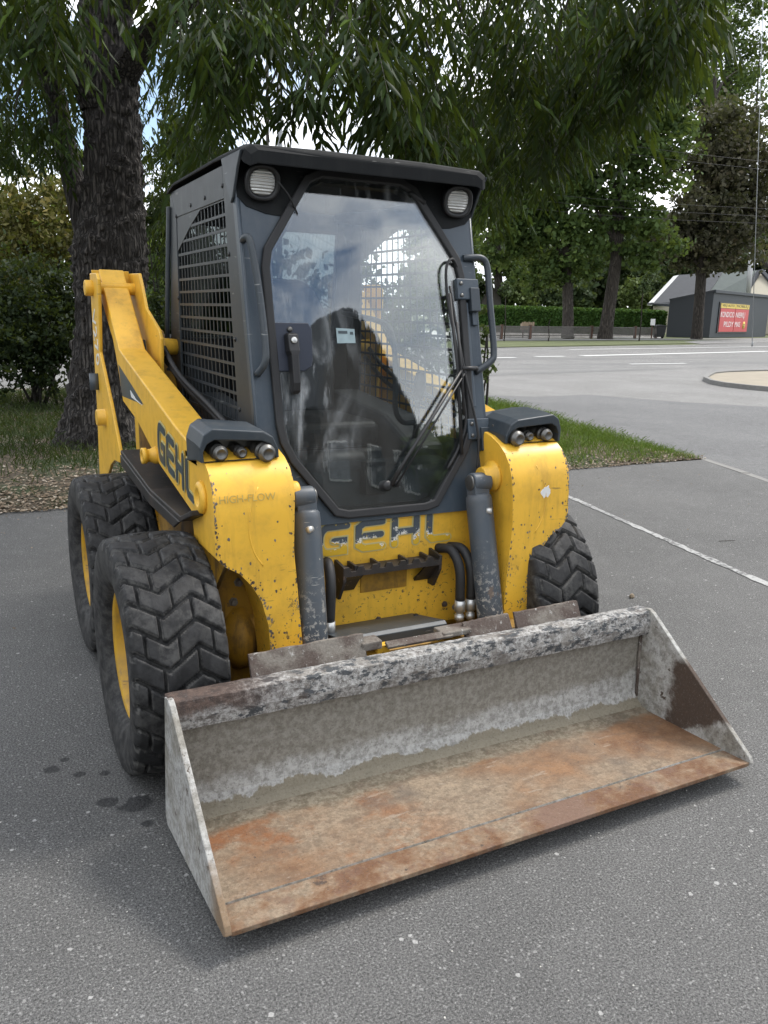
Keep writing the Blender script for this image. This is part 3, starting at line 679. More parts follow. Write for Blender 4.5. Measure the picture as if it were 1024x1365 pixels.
# ---- step on the front panel
m = MB()
n = 7; top = []
for k in range(n):
    x0 = -.205+k*.41/n; x1 = x0+.41/n
    top += [(x0, .655), (x0+.018, .655), (x0+.026, .638), (x1-.010, .638), (x1-.002, .655)]
poly = [(-.205, .618)]+top+[(.205, .655), (.205, .618)]
m.prism(poly, -.137, -.126, 'y')
m.box((0, -.094, .634), (.40, .075, .008))
for x in (-.155, -.06, .06, .155): m.box((x, -.094, .646), (.010, .07, .02))
part(m, 'step', BLKM, .002)
m = MB(); m.prism([(-.136, .655), (-.05, .665), (-.05, .52), (-.09, .52), (-.136, .60)], -.209, -.197)
m.prism([(-.136, .618), (-.125, .612), (-.062, .54), (-.054, .55)], -.205, -.13)
both(m, 'step_bracket', BLKM, .002)
m = MB(); m.box((0, -.0535, .555), (.20, .006, .07)); part(m, 'step_backing', YEL2, .001)
for x, z in ((-.33, .55), (.28, .42), (.33, .40), (-.02, .40)):
    m = MB(); m.lathe((x, -.052, z), (0, -1, 0), [(0, .013), (.004, .013), (.004, .009), (.012, .009), (.013, 0)], 6, False); part(m, 'bolt', BMISC)

# ---- cab
def dplane(x, z, off=0.0):      # off metres out of the door plane
    return (x, -.061+.231*(z-.836)-off*.974, z+off*.225)
GK = [(-.165, .826), (-.215, .838), (-.365, 1.03), (-.398, 1.10), (-.408, 1.16), (-.412, 1.70), (-.398, 1.765), (-.225, 2.018), (-.165, 2.046)]
GK = GK+[(-x, z) for x, z in GK[::-1]]
OU = [(-.165, .805), (-.40, .805), (-.47, .95), (-.480, 1.10), (-.482, 1.16), (-.484, 1.70), (-.484, 1.80), (-.484, 2.065), (-.165, 2.065)]
OU = OU+[(-x, z) for x, z in OU[::-1]]
m = MB(); n = len(GK)
a = [dplane(x, z, .0) for x, z in GK]; b = [dplane(x, z, .0) for x, z in OU]
a2 = [dplane(x, z, -.04) for x, z in GK]; b2 = [dplane(x, z, -.04) for x, z in OU]
m.add(a+b+a2+b2, [(i, (i+1) % n, n+(i+1) % n, n+i) for i in range(n)]+[(2*n+i, 2*n+(i+1) % n, 3*n+(i+1) % n, 3*n+i) for i in range(n)]+[(i, (i+1) % n, 2*n+(i+1) % n, 2*n+i) for i in range(n)]+[(n+i, n+(i+1) % n, 3*n+(i+1) % n, 3*n+i) for i in range(n)])
part(m, 'cab_front_frame', GRY, .003)
def scl(pts, d):     # inset a convex outline by d
    out = []; k = len(pts)
    for i in range(k):
        p0, p1, p2 = Vector(pts[i-1]), Vector(pts[i]), Vector(pts[(i+1) % k])
        d0 = (p1-p0).normalized(); d1 = (p2-p1).normalized(); n0 = Vector((d0.y, -d0.x)); n1_ = Vector((d1.y, -d1.x)); nn = (n0+n1_)
        nn = nn/max(.3, nn.length_squared)*2; out.append(tuple(p1+nn*d))
    return out
# outline runs clockwise seen from the front: find inward sign
test = scl(GK, .02); sgn = 1 if abs(test[5][0]) < abs(GK[5][0]) else -1
def ring(name, outer, inner, o0, o1, mat, bev=.003):
    m = MB(); n = len(outer)
    A = [dplane(*p, o0) for p in outer]; B = [dplane(*p, o0) for p in inner]; C = [dplane(*p, o1) for p in outer]; D = [dplane(*p, o1) for p in inner]
    m.add(A+B+C+D, [(i, (i+1) % n, n+(i+1) % n, n+i) for i in range(n)]+[(2*n+i, 2*n+(i+1) % n, 3*n+(i+1) % n, 3*n+i) for i in range(n)]+[(i, (i+1) % n, 2*n+(i+1) % n, 2*n+i) for i in range(n)]+[(n+i, n+(i+1) % n, 3*n+(i+1) % n, 3*n+i) for i in range(n)])
    return part(m, name, mat, bev)
ring('door_seal', scl(GK, -.006*sgn), scl(GK, .024*sgn), .022, .004, RUB, .005)
ring('door_frame', scl(GK, .010*sgn), scl(GK, .036*sgn), .003, -.03, BLK, .002)
gi = scl(GK, .018*sgn); m = MB(); m.add([dplane(*p, .010) for p in gi]+[dplane(*p, .005) for p in gi], [tuple(range(len(gi))), tuple(range(len(gi), 2*len(gi)))[::-1]]+[(i, (i+1) % len(gi), len(gi)+(i+1) % len(gi), len(gi)+i) for i in range(len(gi))])
part(m, 'door_glass', GLASS)
# cab sides with punched grille
def fl(m): m.v = [(x+math.copysign(.024*max(0, 1-max(0, y)/1.2), x), y, z) for x, y, z in m.v]
def yfront(z): return -.061+.231*(z-.836)+.0
for sx in (-1, 1):
    m = MB(); X0, X1 = sx*.460, sx*.448
    def sheet(poly, a=X0, b=X1): m.prism(poly, min(a, b), max(a, b))
    gz0, gz1, gy1 = 1.04, 1.945, 1.125
    def gy0(z): return .205+.15*(z-1.04)/.905
    zt = 2.06
    sheet([(yfront(.80), .80), (yfront(zt), zt), (gy0(gz1)+.02, zt), (gy0(gz1), gz1), (gy0(gz0), gz0), (.21, .80)])
    sheet([(gy0(gz1)+.02, zt), (1.215, zt), (gy1, gz1), (gy0(gz1), gz1)])
    sheet([(1.215, zt), (1.33, 1.25), (1.30, 1.06), (gy1, gz0), (gy1, gz1)])
    sheet([(.21, .80), (gy0(gz0), gz0), (gy1, gz0), (1.30, 1.06), (1.30, .95)])
    sheet([(gy0(gz1), gz1), (.55, gz1), (.50, 1.865), (gy0(1.865), 1.865)]) if False else None
    fl(m); part(m, 'cab_side', SIDEP, .002)
    m = MB()
    cols, rows = 15, 17
    for k in range(rows+1):
        z = gz0+(gz1-gz0)*k/rows; z2 = z
        m.box((sx*.4535, (gy0(z)+gy1)/2, z), (.005, gy1-gy0(z)+.01, .0105))
    for k in range(cols+1):
        f_ = k/cols; m.prism([(gy0(gz0)+(gy1-gy0(gz0))*f_-.0042, gz0), (gy0(gz0)+(gy1-gy0(gz0))*f_+.0042, gz0), (gy0(gz1)+(gy1-gy0(gz1))*f_+.0042, gz1), (gy0(gz1)+(gy1-gy0(gz1))*f_-.0042, gz1)], sx*.452-.0015, sx*.452+.0015)
    # filled corner above the grille, stepped
    m.prism([(.66, 1.955), (.90, 1.885), (1.13, 1.80), (1.13, 1.955)], sx*.455-.002, sx*.455+.002)
    fl(m); part(m, 'grille', SIDEP)
for sx in (-1, 1):
    for y, z in ((.37, 1.99), (.62, 1.975), (.85, 1.97), (1.12, 1.95), (1.13, 1.6), (1.17, 1.25), (.20, 1.2), (.24, 1.45), (.3, 1.75)):
        m = MB(); m.lathe((sx*(.459+.024*(1-y/1.2)), y, z), (sx, 0, 0), [(0, .009), (.004, .008), (.006, .004), (.006, 0)], 8); part(m, 'rivet', BLK)
m = MB(); m.tube([(-.476, yfront(z)+.007, z) for z in (.84, 1.2, 1.6, 2.06)], .0085, 10); both(m, 'corner_post', GRY)
lin = [(-.480, 2.060), (-.480, 1.935), (-.45, 1.905), (-.38, 1.885), (-.325, 1.880), (-.222, 2.030), (-.163, 2.056), (-.163, 2.060)]  # added black sheets: shade under the visor put onto the front frame
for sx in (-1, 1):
    k = len(lin); m = MB(); m.add([dplane(sx*abs(x), z, .004) for x, z in lin]+[dplane(sx*abs(x), z, .0005) for x, z in lin], [tuple(range(k)), tuple(range(k, 2*k))[::-1]]+[(i, (i+1) % k, k+(i+1) % k, k+i) for i in range(k)]); part(m, 'visor_shade_sheet', ROOFM)
# rear wall, floor, ceiling
m = MB(); m.prism([(1.215, 2.05), (1.25, 2.05), (1.34, 1.25), (1.30, 1.25)], -.455, -.37); m.prism([(1.215, 2.05), (1.25, 2.05), (1.34, 1.25), (1.30, 1.25)], .37, .455); m.prism([(1.22, 2.05), (1.25, 2.05), (1.26, 1.93), (1.23, 1.93)], -.37, .37); m.prism([(1.29, 1.32), (1.33, 1.32), (1.33, .95), (1.28, .95)], -.455, .455)
part(m, 'cab_rear_wall', GRYD, .004)
m = MB(); m.prism([(1.232, 1.93), (1.238, 1.93), (1.315, 1.32), (1.309, 1.32)], -.37, .37); part(m, 'rear_glass', GLASS2)
m = MB(); m.box((0, .62, .815), (.90, 1.3, .02)); part(m, 'cab_floor', BLK)
m = MB(); m.prism([(.23, 2.055), (1.21, 2.055), (1.21, 2.02), (.28, 2.03)], -.44, .44); part(m, 'headliner', BLK)
# roof with overhanging visor
m = MB()
rings = []
for y, zt, hw, th in ((.092, 2.075, .465, .044), (.104, 2.094, .485, .052), (.16, 2.100, .492, .02), (.45, 2.106, .488, .018), (1.1, 2.100, .480, .018), (1.24, 2.085, .474, .024)):
    z0 = zt-th
    rings.append([(-hw, y, z0-.012), (-hw+.003, y, zt-.016), (-hw+.03, y, zt), (-.2, y, zt+.006), (.2, y, zt+.006), (hw-.03, y, zt), (hw-.003, y, zt-.016), (hw, y, z0-.012), (hw-.03, y, z0), (-hw+.03, y, z0)])
m.loft(rings); part(m, 'roof', ROOFM, .006)
m = MB(); m.prism([(.104, 2.075), (.33, 2.075), (.29, 2.0), (.225, 1.915), (.20, 1.935), (.15, 2.02)], -.494, -.484); both(m, 'visor_side', GRYD, .004)
m = MB(); m.tube([(-.466, 1.23, 2.0), (-.47, 1.30, 1.62), (-.475, 1.345, 1.28)], .012, 8); m.box((-.475, 1.30, 1.20), (.04, .07, .16)); both(m, 'rear_strut', GRYD, .003)
# work lamps
for sx in (-1, 1):
    c0 = Vector((sx*.398, .165, 1.985)); d = Vector((sx*-.02+.0, -1, -.22)).normalized()
    m = MB()
    def rr(off, a, b, k=18):      # rounded rectangle ring around the lamp axis
        u = Vector((1, 0, 0)); v = d.cross(u).normalized(); u = v.cross(d).normalized(); out = []
        for i in range(k*4):
            t_ = 2*math.pi*i/(k*4); cs, sn = math.cos(t_), math.sin(t_); e = .80
            out.append(c0+d*off+u*(a*math.copysign(abs(cs)**e, cs))+v*(b*math.copysign(abs(sn)**e, sn)))
        return out
    m.loft([rr(-.075, .032, .028), rr(-.07, .045, .04), rr(-.02, .060, .056), rr(.008, .064, .060), rr(.012, .060, .056), rr(.010, .050, .046), rr(.0, .048, .044)], True)
    lamp = part(m, 'work_lamp', BLK)
    m = MB(); m.loft([rr(.001, .048, .044), rr(.006, .044, .040), rr(.010, .030, .027), rr(.0115, .012, .011)], True); lo = part(m, 'lens', LENS, parent=lamp)
    m = MB(); m.box(c0-d*.03+Vector((0, .01, .065)), (.05, .03, .05)); part(m, 'lamp_bracket', BLK, .004, parent=lamp)
# grab handles
m = MB(); m.tube(curvy([dplane(-.472, 1.79, .0), dplane(-.472, 1.79, .035), dplane(-.462, 1.765, .05), dplane(-.446, 1.60, .05), dplane(-.440, 1.43, .05), dplane(-.446, 1.37, .045), dplane(-.466, 1.335, .01)], 5), .0125, 12)
part(m, 'grab_handle', GRYD)
m = MB(); m.tube(curvy([dplane(.43, 1.775, .0), dplane(.455, 1.775, .01), dplane(.505, 1.772, .02), dplane(.528, 1.735, .02), dplane(.528, 1.60, .02), dplane(.530, 1.42, .02), dplane(.510, 1.375, .02), dplane(.440, 1.335, .01)], 5), .0135, 12)
part(m, 'grab_handle', GRYD)
# door handle plate, lever and key barrel
m = MB(); pl_ = [(-.392, 1.345), (-.29, 1.345), (-.262, 1.36), (-.255, 1.38), (-.248, 1.49), (-.262, 1.512), (-.392, 1.512)]
m.add([dplane(*p, .018) for p in pl_]+[dplane(*p, .010) for p in pl_], [tuple(range(7)), tuple(range(7, 14))[::-1]]+[(i, (i+1) % 7, 7+(i+1) % 7, 7+i) for i in range(7)])
part(m, 'latch_plate', plain('latch_plate_paint', (.022, .027, .042), .3, var=.2), .003)
m = MB(); m.loft([[dplane(x, z, o) for x, o in ((-.335-w_, .018), (-.335+w_, .018), (-.335+w_*.8, o1), (-.335-w_*.8, o1))] for z, w_, o1 in ((1.475, .018, .03), (1.468, .024, .048), (1.41, .024, .056), (1.395, .017, .056), (1.30, .017, .052), (1.272, .016, .044), (1.265, .012, .03))])
part(m, 'door_handle', BLK, .004)
c1 = Vector(dplane(-.335, 1.445, .053)); m = MB(); m.lathe(c1, Vector((0, -.974, .225)), [(0, .011), (.004, .011), (.005, .009), (.005, 0)], 18); part(m, 'lock_barrel', SILV)
m = MB(); m.lathe(Vector(dplane(-.335, 1.488, .018)), Vector((0, -.974, .225)), [(0, .010), (.006, .010), (.010, .005), (.010, 0)], 12); part(m, 'bolt', STEEL)
m = MB(); q = [(-.152, 1.443), (-.078, 1.444), (-.078, 1.494), (-.152, 1.497)]; m.add([dplane(*p, .0125) for p in q], [(0, 1, 2, 3)]); part(m, 'sticker', STICK)
for k, (xa, xb, zc) in enumerate(((-.145, -.108, 1.483), (-.098, -.085, 1.480))):
    m = MB(); m.add([dplane(xa, zc-.006, .0135), dplane(xb, zc-.006, .0135), dplane(xb, zc+.004, .0135), dplane(xa, zc+.004, .0135)], [(0, 1, 2, 3)]); part(m, 'sticker_print', DECAL)
# hinges
for zc in (1.655, 1.12):
    m = MB()
    def bx(x0, x1, z0, z1, o0, o1): m.add([dplane(x, z, o) for o in (o0, o1) for x, z in ((x0, z0), (x1, z0), (x1, z1), (x0, z1))], [(0, 1, 2, 3), (4, 7, 6, 5), (0, 4, 5, 1), (1, 5, 6, 2), (2, 6, 7, 3), (3, 7, 4, 0)])
    bx(.375, .475, zc-.045, zc+.035, .0, .028); hg = part(m, 'hinge', GRY, .004)
    m = MB(); bx(.43, .472, zc-.09, zc+.0, .0, .036); part(m, 'hinge_pin', GRYD, .003, parent=hg)
    m = MB(); bx(.445, .468, zc-.14, zc-.085, .0, .014); part(m, 'hinge_tab', GRY, .003, parent=hg)
    for dx, dz in ((.0, .015), (.0, -.03)):
        m = MB(); m.lathe(Vector(dplane(.392+dx, zc+dz, .028)), Vector((0, -.974, .225)), [(0, .008), (.005, .007), (.005, 0)], 8); part(m, 'screw', STEEL, parent=hg)
m = MB(); m.add([dplane(x, z, o) for o in (.006, .02) for x, z in ((.395, 1.20), (.425, 1.20), (.425, 1.60), (.40, 1.60))], [(0, 1, 2, 3), (4, 7, 6, 5), (0, 4, 5, 1), (1, 5, 6, 2), (2, 6, 7, 3), (3, 7, 4, 0)]); part(m, 'hinge_strip', GRY, .003)
# wiper
m = MB(); m.tube([dplane(.012, .925, .03), dplane(.10, 1.04, .038), dplane(.36, 1.345, .045)], [.009, .008, .006], 8)
m.tube([dplane(.03, .918, .03), dplane(.375, 1.335, .045)], .004, 6); m.tube([dplane(.355, 1.345, .045), dplane(.43, 1.345, .04)], .009, 8)
wp = part(m, 'wiper_arm', BLK)
m = MB(); m.tube([dplane(.335, 1.63, .028), dplane(.345, 1.34, .032), dplane(.335, 1.02, .028)], .007, 6); m.tube([dplane(.352, 1.52, .038), dplane(.356, 1.34, .044), dplane(.352, 1.17, .038)], .006, 6)
part(m, 'wiper_blade', RUB)
m = MB(); m.box(dplane(-.03, .96, -.03), (.085, .05, .125)); m.lathe(Vector(dplane(.0, .925, -.0)), Vector((0, -.974, .225)), [(-.02, .022), (.03, .020), (.034, .012), (.036, 0)], 14); m.lathe(Vector(dplane(.045, .93, -.0)), Vector((0, -.974, .225)), [(-.02, .016), (.022, .014), (.024, 0)], 10)
part(m, 'wiper_motor', BLK, .006)
m = MB(); m.tube(curvy([dplane(.40, 1.72, .01), dplane(.36, 1.76, .03), dplane(.325, 1.72, .035), dplane(.325, 1.60, .03), dplane(.345, 1.45, .03), dplane(.36, 1.25, .03), dplane(.37, 1.14, .02), dplane(.33, 1.05, .02), dplane(.27, .97, .02)], 5), .006, 8)
m.tube(curvy([dplane(.345, 1.66, .02), dplane(.352, 1.5, .035), dplane(.372, 1.3, .045), dplane(.41, 1.1, .04), dplane(.40, .95, .03)], 5), .005, 8)
part(m, 'washer_hose', RUB)
m = MB(); m.tube([dplane(.20, 2.00, .02), dplane(.26, 1.965, .02)], .010, 8); part(m, 'door_stay', RUB)
# thin dark cable from the left lamp
m = MB(); m.tube(curvy([(-.35, .14, 1.99), (-.31, .145, 1.95), (-.27, .17, 1.90), (-.262, .18, 1.885)], 4), .0035, 6); part(m, 'lamp_cable', RUB)
# interior
m = MB(); m.loft([[(x*w_, y, z) for x, z in ((-1, .99), (1, .99), (1, 1.10), (-1, 1.10))] for y, w_ in ((.45, .23), (.52, .25), (.95, .24))]); seat = part(m, 'seat', SEATM, .04, seg=4)
m = MB(); m.loft([[(x*w_, y+dy, z) for x, dy in ((-1, 0), (1, 0), (1, .11), (-1, .11))] for z, w_, y in ((1.08, .22, .90), (1.25, .24, .93), (1.5, .23, .98), (1.66, .16, 1.01), (1.70, .12, 1.02))]); part(m, 'backrest', SEATM, .04, parent=None, seg=4)
m = MB(); m.prism([(.35, .82), (1.0, .82), (1.0, .99), (.45, .99)], -.24, .24); part(m, 'seat_base', BLK, .02)
for sx in (-1, 1):
    m = MB(); m.loft([[(sx*x, y, z) for x, z in ((.27, z0), (.44, z0), (.44, z1), (.27, z1))] for y, z0, z1 in ((.25, .85, 1.02), (.5, .85, 1.12), (1.1, .85, 1.18))]); part(m, 'side_console', CABIN, .02)
    m = MB(); m.tube(curvy([(sx*.33, .33, 1.0), (sx*.325, .30, 1.10), (sx*.31, .27, 1.20)], 4), [.012]*9, 10); m.lathe((sx*.31, .265, 1.21), (0, -.12, 1), [(0, .018), (.03, .026), (.08, .026), (.11, .02), (.12, 0)], 16); part(m, 'joystick', BLK)
m = MB(); m.tube(curvy([(.26, .9, 1.55), (.22, .45, 1.52), (.20, .30, 1.46), (.20, .26, 1.30), (.20, .26, 1.18), (.24, .27, 1.12), (.32, .30, 1.11)], 5), .012, 10)
part(m, 'lap_bar', GRYD)
m = MB(); m.prism([(.0, .83), (.10, .83), (.16, 1.0), (.06, .98)], -.36, .36); part(m, 'dash_sill', CABIN, .02)
m = MB(); m.lathe((-.02, .35, .93), (1, 0, 0), [(-.22, .06), (-.2, .075), (.1, .075), (.12, .06)], 20); part(m, 'heater_duct', BLK)
m = MB(); m.prism([(.5, 1.9), (.9, 1.95), (.9, 1.99), (.45, 1.97)], .20, .42); part(m, 'cabin_console', CABIN, .01)
m = MB(); m.box((-.43, .30, 1.62), (.012, .12, .55)); part(m, 'cabin_trim', CABIN, .003)
m = MB(); m.tube(curvy([(-.42, .28, 1.74), (-.36, .25, 1.70), (-.34, .25, 1.5), (-.36, .25, 1.38)], 5), .008, 8); part(m, 'cabin_strap', STEEL)

# ---- quick coupler and bucket mount
m = MB(); m.prism([(-.056, .405), (-.30, .462), (-.315, .452), (-.315, .425), (-.30, .445), (-.056, .39)], -.30, .13); part(m, 'coupler_shield', GRYD, .002)
m = MB(); m.prism([(-.12, .18), (-.34, .16), (-.40, .43), (-.34, .435), (-.14, .36)], -.50, .50); part(m, 'quick_attach', YEL2, .006)
for x in (-.27, .11):
    m = MB(); m.lathe((x, -.12, .418), (0, -.05, 1), [(0, .010), (.006, .010), (.007, 0)], 10); part(m, 'bolt', BLK)
for sx, xs in ((-1, [(-.285, -.235)]), (1, [(.235, .285), (.285, .335)])):
    for (xa, xb) in xs:
        x = (xa+xb)/2
        m = MB(); m.tube(curvy([(x-.02*sx, -.05, .66), (x, -.12, .665), (x+.012*sx, -.165, .60), (x+.018*sx, -.17, .47)], 6), .019, 12); part(m, 'hydraulic_hose', RUB)
        m = MB(); m.lathe((x+.018*sx, -.17, .475), (0, 0, -1), [(0, .021), (.045, .021), (.045, .014), (.06, .014), (.06, .019), (.08, .019), (.08, .012), (.12, .012)], 14); part(m, 'hose_fitting', SILV)

# ---- bucket
ib = [(-1.03, .066), (-.932, .062), (-.930, .069), (-.58, .052), (-.54, .058), (-.515, .075), (-.50, .11), (-.492, .18), (-.492, .45)]
ob = [(-.470, .45), (-.470, .18), (-.462, .06), (-.432, .032), (-.45, .015), (-1.03, .055)]
m = MB()
HW = .925; nseg = 46; prof = ib+ob
def back_ring(x, dent=0): return [(x, y, z) for y, z in prof]
m.prism(prof, -HW, HW)
BUCK = part(m, 'bucket', [BF, BB, BSIDE], 0)
for p in BUCK.data.polygons:
    c_ = p.center; nn = p.normal
    if len(p.vertices) > 4: p.material_index = 2; continue
    inner = (nn.z > .7 and c_.z < .1) or (nn.y < -.3 and c_.y > -.56)
    p.material_index = (0 if c_.y < -.53 and nn.z > .5 else 1) if inner else 2
def bpart(m, name, mat, bevel=0): return part(m, name, mat, bevel, parent=BUCK)
sp = [(-.478, .452), (-.425, .035), (-.45, .008), (-.98, .055), (-1.035, .060), (-1.052, .072), (-1.042, .092), (-.545, .452), (-.52, .462)]
m = MB(); m.prism(sp, -.940, -.922); bpart(m, 'side_plate', BSIDE, .003); bpart(m.mirror(), 'side_plate', BSIDE, .003)
m = MB(); m.prism([(-1.046, .0765), (-1.046, .062), (-1.03, .059), (-.935, .057), (-.935, .0665), (-.94, .068)], -.922, .922); bpart(m, 'cutting_edge', BEDGE, .002)
# top bar with battered edge
rg = np.random.RandomState(5); rings = []
K = 70
for k in range(K+1):
    x = -.935+1.87*k/K; d1, d2, d3 = (rg.rand(3)-.5)*.005
    rings.append([(x, -.498+d1, .457+d2), (x, -.530+d1, .452+d3*.6), (x, -.540, .40+d1), (x, -.534+d2, .362+d3), (x, -.505, .362+d3), (x, -.455, .385), (x, -.455, .452+d1*.5)])
m = MB(); m.loft(rings); bpart(m, 'top_bar', BBAR, .002)
# mount flanges behind the bar
def flange(x0, x1, h0, h1, yb=-.405):
    m = MB(); k = 14; rings = []
    for i in range(k+1):
        x = x0+(x1-x0)*i/k; h = h0+(h1-h0)*i/k+(rg.rand()-.5)*.004
        rings.append([(x, -.458, .40), (x, yb-.002, h), (x, yb+.008, h), (x, -.44, .385)])
    m.loft(rings); return m
bpart(flange(-.66, -.26, .505, .512), 'mount_flange', BMISC, .002); bpart(flange(.14, .34, .485, .49, -.40), 'mount_flange', BMISC, .002); bpart(flange(.36, .66, .492, .496), 'mount_flange', BMISC, .002)
m = MB(); m.box((-.235, -.40, .47), (.075, .06, .03)); bpart(m, 'latch_block', BMISC, .004)
m = MB(); m.box((-.05, -.425, .462), (.26, .03, .012), Matrix.Rotation(R(24), 3, 'X')); bpart(m, 'latch_bar', BMISC, .003)
m = MB(); m.box((.10, -.40, .462), (.12, .07, .02)); bpart(m, 'latch_block', BMISC, .004)
m = MB(); m.box((-.18, -.39, .43), (.05, .03, .05)); bpart(m, 'latch_pin', YEL, .003)
for gx in (-.61, .61):
    m = MB(); m.prism([(-.30, .40), (-.465, .44), (-.465, .06), (-.36, .16)], gx-.01, gx+.01); bpart(m, 'gusset', BMISC, .003)
for sx in (-1, 1):
    m = MB(); m.tube([(sx*.920, -.498, .36), (sx*.921, -.502, .2), (sx*.920, -.506, .09)], .007, 6); bpart(m, 'weld_bead', BMISC)
# ================================================================ GROUND
def sheet(name, pts, z, mat, kind='structure', zl=None, label=None):
    m = MB(); m.add([(x, y, z) for x, y in pts], [tuple(range(len(pts)))])
    o = m.build(name, mat); return tag(o, label, None, None, kind)
def fan(name, pts, z, mat): return sheet(name, pts, z, mat)
sheet('ground', [(-500, -300), (500, -300), (500, 600), (-500, 600)], -.03, FIELD)
g2 = lambda x, y: tuple(gnd(x, y)[:2])
KL = [(1.3, -10), (5.87, 2.76), (6.27, 3.93)]                       # flush kerb line on the right of the lot
sheet('street', [(-60, 14.5), (-60, 28), (12, 26), (190, 70), (190, -40), (-1.0, -16), (5.9, 2.8), (6.28, 4.2), (7.5, 14.5)], -.012, STREET)
# main road beyond
rn_ = [(-70, -3.0), g2(645, 499), g2(1024, 489), (150, 42)]
rf_ = [(150, 78), g2(1024, 457.5), g2(900, 460), g2(645, 463.5), (-70, 2)]
sheet('road', [(-80, 12.0), (10.5, 15.6), (24.5, 18.0), (60, 27), (160, 52), (200, 100), (78, 52.0), (43.2, 37.6), (22.6, 31.9), (-80, 26)], -.008, ROAD)
sheet('side_street', [(6.28, 4.0), (5.9, 2.8), (1.5, -9.9), (22, -9), (16.2, 4.6), (12.6, 7.6), (11.3, 9.0), (10.4, 10.7), (9.0, 10.6), (7.6, 11.4), (7.5, 8.7), (6.9, 7.2), (6.45, 5.6)], -.004, APRON)
sheet('parking_lot', [(-30, -12), (.6, -12), (1.33, -10), (5.85, 2.76), (6.25, 3.90), (5.4, 3.93), (4.2, 3.95), (3.0, 4.02), (1.2, 3.98), (-.4, 4.03), (-1.2, 4.08), (-3, 4.02), (-30, 4.1)], .0, LOT)
# kerb stones, flush, along the lot's right edge
kerb = []
p0, p1 = Vector((6.30, 4.02)), Vector((1.36, -10.0)); d = (p1-p0).normalized(); nn = Vector((-d.y, d.x)); t_ = 0
K0 = tag(empty('kerb', (p0.x, p0.y, 0)), None, None, None, 'structure'); first = None; i = 0
while t_ < 13.5:
    ln = .98+rnd.uniform(-.02, .02); a_ = p0+d*t_; b_ = p0+d*(t_+ln-.012); w_ = .055
    if first is None:
        m = MB(); m.box((0, 0, -.03), (.11, .965, .075)); first = m.build('kerb_stone', KERB, K0, .006); o = first
    else: o = link(first.copy(), K0)
    c_ = (a_+b_)/2; o.location = (c_.x-p0.x, c_.y-p0.y, rnd.uniform(-.006, .002)); o.rotation_euler = (rnd.uniform(-.02, .02), rnd.uniform(-.03, .03), math.atan2(-d.x, d.y)+rnd.uniform(-.01, .01)); t_ += ln; i += 1
def strip(name, a, b, wd, mat, z, n=1, jit=0):
    a, b = Vector(a), Vector(b); d = (b-a).normalized(); q = Vector((-d.y, d.x))*wd/2; m = MB(); L1 = []; L2 = []
    for k in range(n+1):
        p = a.lerp(b, k/n); e1, e2 = 1+rnd.uniform(-jit, jit), 1+rnd.uniform(-jit, jit)
        L1.append((*(p+q*e1), z)); L2.append((*(p-q*e2), z))
    m.add(L1+L2, [(k, k+1, n+2+k, n+1+k) for k in range(n)]); return tag(m.build(name, mat), None, None, None, 'structure')
strip('parking_line', (3.62, 3.95), (2.90, .40), .058, LINEW, .004, 60, .3)
strip('parking_line', (2.90, .40), (2.55, -3.0), .058, LINEW, .004, 60, .3)
for pa, pb, wd in (((776, 474.3), (1024, 468.3), .42), ((714, 475.4), (752, 474.9), .30), ((650, 477), (687, 476.6), .30), ((840, 485.4), (914, 484.3), .22), ((760, 466), (1024, 462), .25)):
    strip('road_marking', g2(*pa), g2(*pb), wd, LINE, .004)
# traffic island: kerbed, dry sand
isl = [g2(*p) for p in ((938, 507), (941, 503.5), (950, 500.2), (970, 498.5), (1000, 497.4), (1040, 496.4), (1110, 496), (1110, 530), (1040, 522.5), (1000, 519), (965, 515), (947, 511.5))]
m = MB(); m.add([(x, y, .06) for x, y in isl], [tuple(range(len(isl)))]); tag(m.build('traffic_island', SAND), None, None, None, 'structure')
m = MB(); c0 = Vector((sum(p[0] for p in isl)/len(isl), sum(p[1] for p in isl)/len(isl)))
ring_ = []
for k, p in enumerate(isl):
    v = Vector(p); d = (v-c0).normalized(); ring_.append([(*(v+d*.02), -.02), (*(v+d*.02), .10), (*(v-d*.13), .10), (*(v-d*.13), .03)])
m.loft(ring_+[ring_[0]], caps=False); tag(m.build('island_kerb', KERB), None, None, None, 'structure')
# verge with bumps
VP = [(-14, 4.10), (-3, 4.02), (-1.2, 4.08), (-.4, 4.03), (1.2, 3.98), (3.0, 4.02), (4.2, 3.95), (5.4, 3.93), (6.25, 3.92), (6.30, 4.6), (6.45, 5.6), (6.9, 7.2), (7.3, 8.7), (7.45, 10.5), (7.4, 14.3), (-14, 14.3)]
def inside(x, y, poly):
    r_ = False; j = len(poly)-1
    for i in range(len(poly)):
        xi, yi = poly[i]; xj, yj = poly[j]
        if (yi > y) != (yj > y) and x < (xj-xi)*(y-yi)/(yj-yi)+xi: r_ = not r_
        j = i
    return r_
def edged(x, y):       # distance-like margin to the verge outline
    best = 9
    for i in range(len(VP)):
        a, b = Vector(VP[i-1]), Vector(VP[i]); p = Vector((x, y)); ab = b-a; t = max(0, min(1, (p-a).dot(ab)/ab.length_squared)); best = min(best, (p-a-ab*t).length)
    return best
def vz(x, y): return .012+.05*min(1, edged(x, y)/.6)+.015*math.sin(x*2.1+1)*math.sin(y*1.7)*min(1, edged(x, y))
m = MB(); m.add([(x, y, .004) for x, y in VP], [tuple(range(len(VP)))])
vs = []; fs = []; idx = {}
nx, ny = 112, 54
for i in range(nx+1):
    for j in range(ny+1):
        x = -14+21.5*i/nx; y = 3.94+10.4*j/ny
        ok = inside(x, y, VP); idx[i, j] = len(vs); vs.append((x, y, vz(x, y) if ok else -.02))
